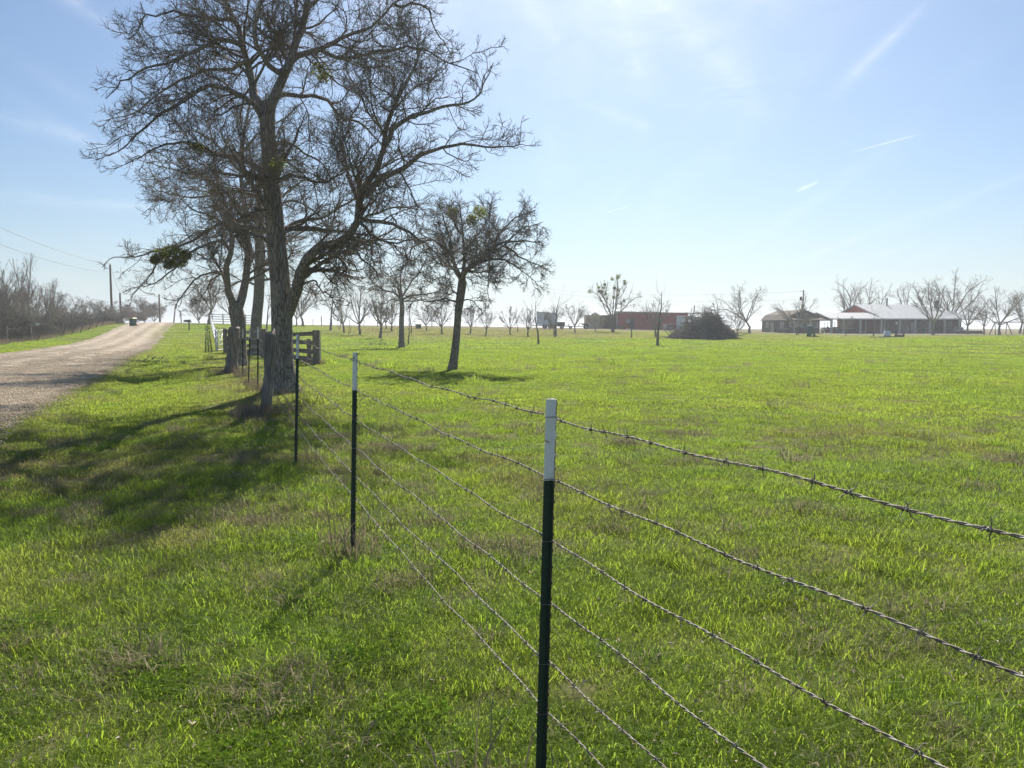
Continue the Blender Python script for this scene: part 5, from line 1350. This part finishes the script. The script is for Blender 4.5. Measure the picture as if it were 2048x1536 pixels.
# ---- red metal shed with white roller door
O3 = gp(1233.5, 140.0); rot = R(-4)
S = Loc('metal_shed', O3, rot, 'long red metal shed with a white roller door at its right end', 'shed')
ws, hs = 12.7, 3.25
S.poly('wall', [(0, 0, -.4), (ws, 0, -.4), (ws, 0, hs-.28), (0, 0, hs)], (0, 9, 0), 'red')
S.slab('roof', [(-1.3, -.35, hs-.02), (ws+.25, -.35, hs-.28), (ws+.25, 9.4, hs-.03), (-1.3, 9.4, hs+.25)], .09, 'roofmetal')
S.box('corner_trim', -.04, .14, -.05, .05, -.3, hs-.05, 'trim'); S.box('corner_trim', ws-.1, ws+.04, -.05, .05, -.3, hs-.32, 'trim')
dr = S.box('roller_door', ws-2.05, ws-.3, -.06, .02, -.1, 2.45, 'whitebody'); 
for k in range(1, 6): S.box('door_rib', ws-2.05, ws-.3, -.075, -.055, -.1+k*.42, -.07+k*.42, 'galv', dr)
S.box('side_door', 2.35, 3.2, -.06, .02, -.05, 2.0, 'dark'); MB().tube([(2.0, -.1, 1.35), (2.0, -.02, 1.35)], .34, 18).build('round_vent', M['galv'], S.e)
S.box('gutter', -.2, ws+.2, -.45, -.36, hs-.36, hs-.26, 'trim')
L2 = Loc('lean_to', gp(1203, 142.5), R(-2), 'lower dark red lean-to shed between the tan wall and the red metal shed', 'shed')
L2.box('wall', 0, 2.75, 0, 5, -.4, 2.45, 'redbrown'); L2.slab('roof', [(-.1, -.2, 2.5), (2.72, -.2, 2.56), (2.72, 5.1, 2.7), (-.1, 5.1, 2.6)], .07, 'roofmetal'); L2.box('corner_trim', -.1, .05, -.05, .03, -.3, 2.45, 'trim')
T = Loc('storage_container', gp(1171.5, 139.5), R(-2), 'plain tan storage container left of the red sheds', 'container')
T.box('body', 0, 2.5, 0, 5.5, -.3, 2.45, 'tan', bevel=.03); T.box('door_bar', 2.38, 2.44, -.05, -.002, .0, 2.3, 'galv')
e = empty('water_tank', gp(1190, 148.0), 'white-topped tan water tank rising behind the tan container', 'tank'); MB().tube([(0, 0, 0), (0, 0, .1), (0, 0, 2.35), (0, 0, 2.7), (0, 0, 2.85)], [.95, 1.0, 1.0, .8, .3], 20).build('tank_body', M['tan'], e, True); MB().tube([(0, 0, 2.8), (0, 0, 2.98)], .32, 14).build('lid', M['whitebody'], e, True)
# small things at the shed
e = empty('rain_barrel', gp(1329.5, 136.0), 'pale barrel against the red shed wall', 'barrel'); MB().tube([(0, 0, -.05), (0, 0, .3), (0, 0, 1.0)], [.27, .31, .29], 14).build('drum', M['tan'], e, True); MB().tube([(0, 0, 1.0), (0, 0, 1.03)], .31, 14).build('rim', M['trim'], e)
e = empty('tool_chest', gp(1341, 136.0), 'dark chest beside the pale barrel at the red shed', 'chest'); MB().box((0, 0, .45), (1.1, .7, .85)).build('chest_body', M['blackmetal'], e, bevel=.03); MB().box((0, 0, .93), (1.14, .74, .1)).build('lid', M['blackmetal'], e, bevel=.02)
e = empty('feed_trough', gp(1259, 133.5), 'small white trough on the ground by the shed door', 'trough'); MB().prism([(-.55, -.18, .22), (.55, -.18, .22), (.4, -.1, 0), (-.4, -.1, 0)], (0, .36, 0)).build('basin', M['whitebody'], e)

# ------------------------------------------------------------------ trailers on the crest
def wheel_pair(e, sx, ys_, rad=.36, w=.2):
    for sy in ys_:
        wv = MB().tube([(sx, sy-w/2, rad), (sx, sy+w/2, rad)], rad, 16).build('wheel', M['rubber'], e); MB().tube([(sx, sy-w/2-.01, rad), (sx, sy+w/2+.01, rad)], rad*.55, 10).build('rim', M['galv'], wv)
tb = gp(1074, 128.0); e = empty('box_trailer', tb, 'faded white box trailer with one small window on the crest', 'trailer', rz=R(-6)); 
MB().prism([(-.0, -1.1, .62), (3.15, -1.1, .55), (3.15, -1.1, 2.45), (0, -1.1, 2.72)], (0, 2.2, 0)).build('body', M['greywhite'], e, bevel=.03)
MB().prism([(-.06, -1.16, 2.74), (3.2, -1.16, 2.46), (3.2, -1.16, 2.54), (-.06, -1.16, 2.82)], (0, 2.32, 0)).build('roof', M['trim'], e)
w = MB().box((1.45, -1.13, 1.75), (.42, .06, .72)).build('window', M['trim'], e); MB().box((1.45, -1.165, 1.75), (.34, .02, .62)).build('pane', M['glass'], w)
MB().box((1.9, 0, .48), (5.0, 1.9, .14)).build('chassis', M['blackmetal'], e); wheel_pair(e, 1.3, (-1.0, 1.0)); wheel_pair(e, 2.2, (-1.0, 1.0))
MB().beam((-.7, 0, .45), (.0, 0, .5), .1, .1).build('hitch', M['blackmetal'], e)
tb = gp(1112.5, 127.0); e = empty('flatbed_trailer', tb, 'dark low trailer with a boxy load joined to the right of the white trailer', 'trailer', rz=R(-3)); MB().box((.9, 0, .5), (2.6, 1.7, .14)).build('deck', M['blackmetal'], e); MB().box((.75, 0, .88), (1.35, 1.3, .6)).build('load_box', M['blackmetal'], e, bevel=.04)
wheel_pair(e, .9, (-.9, .9), .33); MB().tube([(2.0, -.5, .5), (2.0, -.5, .95)], .06, 6).build('stake', M['rusty'], e); MB().box((-.5, .2, .35), (.3, .3, .5)).build('jack', M['galv'], e)
tb = gp(1148, 133.0); e = empty('farm_implement', tb, 'low farm implement with a raised dark hood left of the tan container', 'implement')
MB().beam((-1.0, 0, .45), (2.6, 0, .42), .12, .12).build('frame', M['blackmetal'], e); MB().prism([(1.0, -.6, .95), (2.3, -.6, .9), (2.4, -.6, .5), (1.9, -.6, .5)], (0, 1.2, 0)).build('hood', M['blackmetal'], e)
MB().tube([(1.0, 0, .95), (.8, 0, .7), (.85, 0, .5)], .06, 6).build('arm', M['rusty'], e, True); wheel_pair(e, 2.0, (-.7, .7), .33); wheel_pair(e, -.6, (-.4, .4), .25)
e = empty('green_crate', gp(837, 112.0), 'dark green box sitting alone on the crest', 'box'); MB().box((0, 0, .33), (.75*1.0, .6, .62)).build('box_body', M['greenplastic'], e, bevel=.02); MB().box((0, 0, .66), (.8, .65, .06)).build('lid', M['dark'], e)

# ------------------------------------------------------------------ yard things
pb_ = gp(1622, 98.0); e = empty('play_slide', pb_, 'small teal plastic play climber on the lawn left of the carport', 'playset')
MB().prism([(-.42, -.35, 0), (-.08, -.35, 0), (.02, -.35, 1.35), (-.2, -.35, 1.35)], (0, .12, 0)).build('side_panel', M['teal'], e, bevel=.02)
MB().prism([(-.42, .35, 0), (-.08, .35, 0), (.02, .35, 1.35), (-.2, .35, 1.35)], (0, .12, 0)).build('side_panel', M['teal'], e, bevel=.02)
MB().prism([(.05, -.3, 1.15), (.15, -.3, 1.15), (.5, -.3, .12), (.4, -.3, .0)], (0, .6, 0)).build('slide', M['teal'], e, bevel=.02)
MB().box((-.1, 0, 1.42), (.28, .8, .16)).build('top_rail', M['trim'], e, bevel=.03)
for k in range(3): MB().box((-.22+.05*k, 0, .25+.33*k), (.2, .64, .06)).build('step', M['teal'], e)
e = empty('sand_tray', gp(1631, 97.0), 'flat dark tray on the grass beside the teal play climber', 'tray'); MB().box((0, 0, .06), (.75, .5, .1)).build('tray_base', M['blackmetal'], e, bevel=.02); MB().box((0, 0, .115), (.65, .4, .02)).build('sand', M['gravel'], e)
fb = gp(1774, 92.0); e = empty('fire_pit', fb, 'pale round fire pit on a dark slab in front of the porch', 'fire pit'); MB().tube([(0, 0, .12), (0, 0, .3), (0, 0, .85)], [.38, .40, .33], 18).build('pit_bowl', M['greywhite'], e, True); MB().box((0, 0, .07), (1.45, 1.0, .12)).build('slab', M['blackmetal'], e, bevel=.02); MB().tube([(0, 0, .83), (0, 0, .87)], .36, 18).build('rim', M['galv'], e)
e = empty('firewood_rack', gp(1799, 92.0), 'short dark rack of firewood right of the pale fire pit', 'rack'); MB().box((0, 0, .05), (.9, .5, .05)).build('rack_base', M['blackmetal'], e)
lg = MB()
for k in range(12): lg.tube([(-.36+.145*(k % 6), -.25, .14+.14*(k//6)), (-.36+.145*(k % 6), .25, .14+.14*(k//6))], .065, 8)
lg.build('firewood', M['oldwood'], e); 
for sx in (-.44, .44): MB().box((sx, 0, .22), (.04, .5, .4)).build('rack_end', M['blackmetal'], e)
e = empty('garden_edging', gp(1768, 90.5), 'low dark timber edging lying on the lawn before the fire pit', 'edging'); MB().beam((-1.3, 0, .05), (1.6, .3, .05), .12, .1).build('timber', M['oldwood'], e); MB().beam((-1.3, .15, .05), (-1.25, .9, .05), .12, .1).build('timber', M['oldwood'], e)
rb = gp(1938, 133.0); e = empty('stock_trough', rb, 'long dark stock trough right of the house, behind the green-budding tree', 'trough'); MB().box((0, 0, .28), (4.0, 1.2, .56)).build('trough_wall', M['blackmetal'], e, bevel=.04); MB().box((0, 0, .575), (3.8, 1.0, .03)).build('water', M['glass'], e)
e = empty('upturned_boat', gp(1920, 136.0), 'pale low upturned boat beside the porch corner', 'boat'); MB().tube([(-1.3, 0, .1), (-.8, 0, .18), (0, 0, .22), (.8, 0, .18), (1.4, 0, .1)], [.05, .38, .48, .4, .05], 14).build('hull', M['trim'], e, True); MB().tube([(-1.35, 0, .6), (0, 0, .72), (1.4, 0, .6)], .03, 6).build('keel', M['galv'], e)
# swing set
sb = gp(2028, 120.0); e = empty('swing_set', sb, 'wooden swing set with two hanging swings at the right edge', 'swing set', rz=R(-5))
sw = 2.9; hb = 1.95
MB().beam((-sw-.4, 0, hb), (1.55, 0, hb), .12, .14).build('top_beam', M['railwood'], e)
for sx, sy in ((-1.0, .9), (-1.0, -.9)): MB().beam((-1.15+.0, 0, hb), (-.75, sy, -.05), .1, .1).build('leg', M['railwood'], e)
for sy in (-.9, .9): MB().beam((-2.9, 0, hb), (-3.2, sy, -.05), .1, .1).build('leg', M['railwood'], e)
MB().box((1.5, 0, 1.1), (.2, .2, 2.5)).build('end_post', M['railwood'], e)
for cx in (-.05, .85):
    st = MB().box((cx, 0, .42), (.42, .18, .04)).build('swing_seat', M['rubber'], e)
    for s_ in (-.19, .19): MB().tube([(cx+s_, 0, .42), (cx+s_*.9, 0, hb-.07)], .012, 4).build('chain', M['galv'], st)

# ------------------------------------------------------------------ roadside things
bb = gp(266, 100.0); e = empty('wheeled_bin', bb, 'dark green wheeled bin with a yellow-green lid at the road edge', 'bin', rz=R(-15))
MB().box((0, 0, .52), (.60, .62, .95), taper=1.0).build('bin_body', M['greenplastic'], e, bevel=.03)
MB().prism([(-.34, -.36, 1.0), (.34, -.36, 1.0), (.34, -.36, 1.06), (.26, -.36, 1.12), (-.34, -.36, 1.08)], (0, .74, 0)).build('lid', M['yellow'], e, bevel=.01)
for sx in (-.33, .33): MB().tube([(sx-.04, .36, .12), (sx+.04, .36, .12)], .13, 12).build('wheel', M['rubber'], e)
MB().beam((-.28, .42, 1.0), (.28, .42, 1.0), .04, .04).build('handle', M['greenplastic'], e)
mbx = gp(378.5, 87.0); e = empty('mailbox', mbx, 'dark mailbox leaning on a short post on the right road verge', 'mailbox', rz=R(10))
MB().box((0, 0, .42), (.12, .12, 1.05)).build('post', M['blackmetal'], e)
arch = [(.28*math.cos(a_)*.55, 0, .28*math.sin(a_)*.55) for a_ in np.linspace(0, math.pi, 9)]
MB().prism([(p[0]-.0, -.35, p[2]*1.0+1.02) for p in arch]+[(-.154, -.35, .90), (.154, -.35, .90)], (0, .7, 0)).build('box_shell', M['blackmetal'], e)
MB().box((-.15, 0, .95), (.9, .22, .05)).build('shelf_board', M['rusty'], e); MB().prism([(-.55, -.14, 1.16), (.15, -.14, 1.22), (.22, -.14, 1.0), (-.5, -.14, .98)], (0, .28, 0)).build('newspaper_tube', M['rusty'], e)
# utility poles
poles = [('utility_pole', 224.5, 121.0, 529, 'tall reddish utility pole nearest on the left roadside', 5.4), ('utility_pole', 242, 135.0, 586, 'short dark pole just right of the tallest utility pole', 4), ('utility_pole', 320, 150.0, 589, 'dark utility pole on the crest above the road', 4), ('utility_pole', 348, 190.0, 612, 'thin leaning pole beyond the crest right of the road', 3), ('utility_pole', 363, 230.0, 627, 'smallest faint pole beyond the crest left of the mailbox', 3)]
PT = []
for nm, px, Y, top, lab, w_ in poles:
    b = gp(px, Y); tpz = W(px, top, Y)[2]; h_ = tpz-b[2]; e = empty(nm, b, lab, 'utility pole', 'poles along the left roadside'); ln = .5 if px == 348 else 0
    MB().tube([(-ln*.5, 0, -.3), (ln*.3, 0, h_*.5), (ln, 0, h_)], [.19, .165, .13], 10).build('pole_shaft', M['pole'], e, True)
    MB().box((ln, 0, h_+.06), (.06, .06, .14)).box((ln+.12, 0, h_-.25), (.14, .06, .1)).build('insulator', M['galv'], e)
    PT.append(b+np.array([ln, 0, h_]))
b = gp(1601.5, 150.0); tz = W(1605, 580, 150)[2]-b[2]; e = empty('utility_pole', b, 'utility pole with a small transformer behind the brown barn', 'utility pole'); MB().tube([(0, 0, -.2), (.2, 0, tz*.5), (.35, 0, tz)], [.16, .14, .11], 10).build('pole_shaft', M['pole'], e, True)
MB().box((-.0, 0, tz-.25), (.9, .07, .07)).build('crossarm', M['pole'], e); MB().tube([(-.15, 0, tz-2.0), (-.15, 0, tz-1.3)], .22, 12).build('transformer', M['blackmetal'], e, True)
P1 = b+np.array([.35, 0, tz]); 
def wire(a_, b_, sag, label, r_=.018, name='power_line'):
    a_ = np.array(a_, float); b_ = np.array(b_, float); t = np.linspace(0, 1, 30)[:, None]; P = a_+(b_-a_)*t; P[:, 2] -= 4*sag*(t*(1-t))[:, 0]
    o = MB().tube(P-a_, r_, 4).build(name, M['blackmetal'], None, loc=a_); tag(o, label, 'power line')
nearp = np.array([-45.5, 58.0, 15.5]); nb = np.array([-45.5, 58, 12.2])
A0 = W(0, 434, 62); A1 = W(0, 476, 62)
wire(W(-260, 330, 40), PT[0]+[0, 0, .1], .9, 'upper power line crossing the sky at left to the nearest utility pole', .014); wire(W(-260, 385, 40), PT[0]+[.1, 0, -1.2], .9, 'lower power line crossing the sky at left to the nearest utility pole', .014)
for k in range(4): wire(PT[k]+[0, 0, .1], PT[k+1]+[0, 0, .1], .4, ['first', 'second', 'third', 'last'][k]+' power line span running from the nearest left roadside pole towards the crest', .016)
wire(W(1085, 577, 210), P1+[0, 0, -.2], 1.2, 'upper faint power line across the pasture sky to the barn pole', .011); wire(W(1085, 584, 205), P1+[0, 0, -1.8], 1.2, 'lower faint power line across the pasture sky to the barn pole', .011)
# thin posts of the fence on the crest
cf = [(626,118),(643,120),(699,118),(755,116),(757,116),(864,112),(1030,110)]
c0 = gp(600, 128.0); e = empty('crest_fence', c0, 'sparse wire fence with thin posts along the crest behind the orchard', 'fence')
prev = None
for px in (626, 643, 664, 681, 699, 728, 755, 790, 830, 864, 900, 952, 1030):
    c = gp(px, 126.0)-c0; hh = 1.5 if px in (643, 755, 864) else 1.05
    MB().tube([c+[0, 0, -.2], c+[0, 0, hh]], .07 if hh > 1.2 else .04, 6).build('post', M['rusty'], e)
    if prev is not None: MB().tube([prev+[0, 0, .9], c+[0, 0, .9]], .008, 4).build('wire_strand', M['wire'], e)
    prev = c

# ------------------------------------------------------------------ brush pile and fallen limbs
def stick_pile(name, c, n, lx, ly, h_, seed, label, cat, mats=('twig_grey',), r0=.05, extra_up=0., kind=None):
    r = np.random.default_rng(seed); c = np.array(c)
    u = r.random(n); a = r.random(n)*6.283; q = np.sqrt(r.random(n)); x = q*np.cos(a)*lx*.9; y = q*np.sin(a)*ly*.9
    env = h_*np.clip(1-q**2.2, .0, 1)*(.2+1.25*vnoise(x, y, 1.1, seed))*(1 if n < 100 else (.42+.58*sst(-3.2, .3, x))); z = env*r.random(n)**.85*.93
    d = nrm(np.stack([r.normal(0, 1, n), r.normal(0, 1, n), r.normal(.15, .42, n)], 1)); ln = r.uniform(.4, 1.9, n)*min(1, lx/2.6)
    if n > 100: ln[:70] = r.uniform(2.4, 4.2, 70)
    K = 5; P = np.empty((n, K, 3)); P[:, 0] = np.stack([x, y, z], 1)-d*ln[:, None]*.5
    for k in range(1, K): d = nrm(d+r.normal(0, .16, (n, 3))); P[:, k] = P[:, k-1]+d*(ln/(K-1))[:, None]
    gz = G(P[..., 0]+c[0], P[..., 1]+c[1])-c[2]; P[..., 2] = np.maximum(P[..., 2]+gz*0, gz+.02)
    Rr = (r0*r.random(n)**2.2+.010)[:, None]*np.linspace(1, .4, K)[None]
    if n > 100: Rr[:70] = r.uniform(.03, .06, (70, 1))*np.linspace(1, .4, K)[None]
    B2, BR2 = spawn(P, Rr, 3.2, .2, 1, 42, 14, .5, .15, .7, 4, r, up=.05, wob=.2, rr=.7, rmin=.008, taper=.5)
    k = r.random(len(B2)) < .8; B2, BR2 = B2[k], BR2[k]
    V1, F1 = tubes(P, Rr, 5); V2, F2 = tubes(B2, BR2, 3)
    zz = np.concatenate([F1, F2+len(V1)]); me = mesh_np(name, np.concatenate([V1, V2]), [zz], [M[m] for m in mats], True)
    o = link(name, me, None, c); tag(o, label, cat); return o
pc = hit(1410, 679); print('pile at', pc)
stick_pile('brush_pile', pc+np.array([.35, 2.6, 0]), 4200, 3.7, 2.6, 4.4, 5, 'big heap of cut grey branches in the pasture before the red shed', 'brush pile', r0=.07)
stick_pile('fallen_branch', hit(310, 726), 16, .8, .5, .35, 6, 'small fallen branch on the verge beside the road', 'branch', r0=.03)
stick_pile('fallen_branch', hit(756, 692), 20, 1.0, .5, .7, 7, 'fallen branch lying left of the straight-trunked tree', 'branch', r0=.035)
def sprout(px, py, n, h_, seed, label):
    r = np.random.default_rng(seed); c = hit(px, py); P = np.zeros((n, 6, 3)); d = nrm(np.stack([r.normal(0, .25, n), r.normal(0, .25, n), np.ones(n)], 1)); P[:, 0, :2] = r.normal(0, .15, (n, 2))
    for k in range(1, 6): d = nrm(d+r.normal(0, .08, (n, 3))); P[:, k] = P[:, k-1]+d*h_/5
    V1, F1 = tubes(P, np.full((n, 6), .022)*np.linspace(1, .5, 6)[None], 4); B2, BR2 = spawn(P, np.full((n, 6), .02), 3, .3, 1, 35, 8, .4, .2, .5, 4, r, rmin=.01); V2, F2 = tubes(B2, BR2, 3)
    o = link('bare_shrub', mesh_np('bare_shrub', np.concatenate([V1, V2]), [np.concatenate([F1, F2+len(V1)])], M['twig_far'], True), None, c); tag(o, label, 'shrub')
sprout(699, 668, 3, 1.1, 1, 'bare forked sprouts between two slender orchard trees'); sprout(678, 658, 5, 1.3, 2, 'cluster of thin bare sprouts near the crest right of the tall airy tree')
b = gp(1241, 137.5); r = np.random.default_rng(3); V, Fq = leafballs([np.array([0, 0, .35]), np.array([.35, .1, .3]), np.array([-.3, 0, .3])], [.4, .35, .3], 160, .07, r)
o = link('flowering_shrub', mesh_np('flowering_shrub', V, [Fq], M['budleaf']), None, b); tag(o, 'pale yellow-green shrub at the red shed\'s left corner', 'shrub')
# gravel yard in front of the house
ys_ = np.linspace(110, 134, 12); xs_ = np.linspace(0, 1, 30)
X = (1640-1024)/F*ys_[:, None]*1.0+(xs_*34)[None]*1.0; X = X+(ys_[:, None]-122)*.0; Y = np.repeat(ys_[:, None], 30, 1)+3.0*xs_[None]
Y = 126+ (Y-110)/24*8.0 ; Z = G(X, Y)+.03+.0*Y; Z[0] -= .05; Z[:, 0] -= .05; Z[:, -1] -= .05; Z[-1] -= .05
V = np.stack([X, Y, Z], -1).reshape(-1, 3); i = (np.arange(11)[:, None]*30+np.arange(29)[None]).ravel()
tag(link('gravel_yard', mesh_np('gravel_yard', V, [np.stack([i, i+1, i+31, i+30], 1)], M['gravel'], True)), kind='structure', label='strip of pale gravel in front of the porch')
# ------------------------------------------------------------------ air
hm = bpy.data.materials.new('haze_air'); hm.use_nodes = True; t = hm.node_tree
for n in list(t.nodes): t.nodes.remove(n)
pv = t.nodes.new('ShaderNodeVolumePrincipled'); pv.inputs['Color'].default_value = (.93, .96, 1, 1); pv.inputs['Density'].default_value = .0008; pv.inputs['Anisotropy'].default_value = .35
ho = t.nodes.new('ShaderNodeOutputMaterial'); t.links.new(pv.outputs[0], ho.inputs['Volume'])
zb = float(ZZ.min())-1.5
tag(MB().box((200, 2100, (20+zb)/2), (8200, 4600, 20-zb)).build('haze', hm), 'thin milky haze lying over the pasture', kind='stuff')
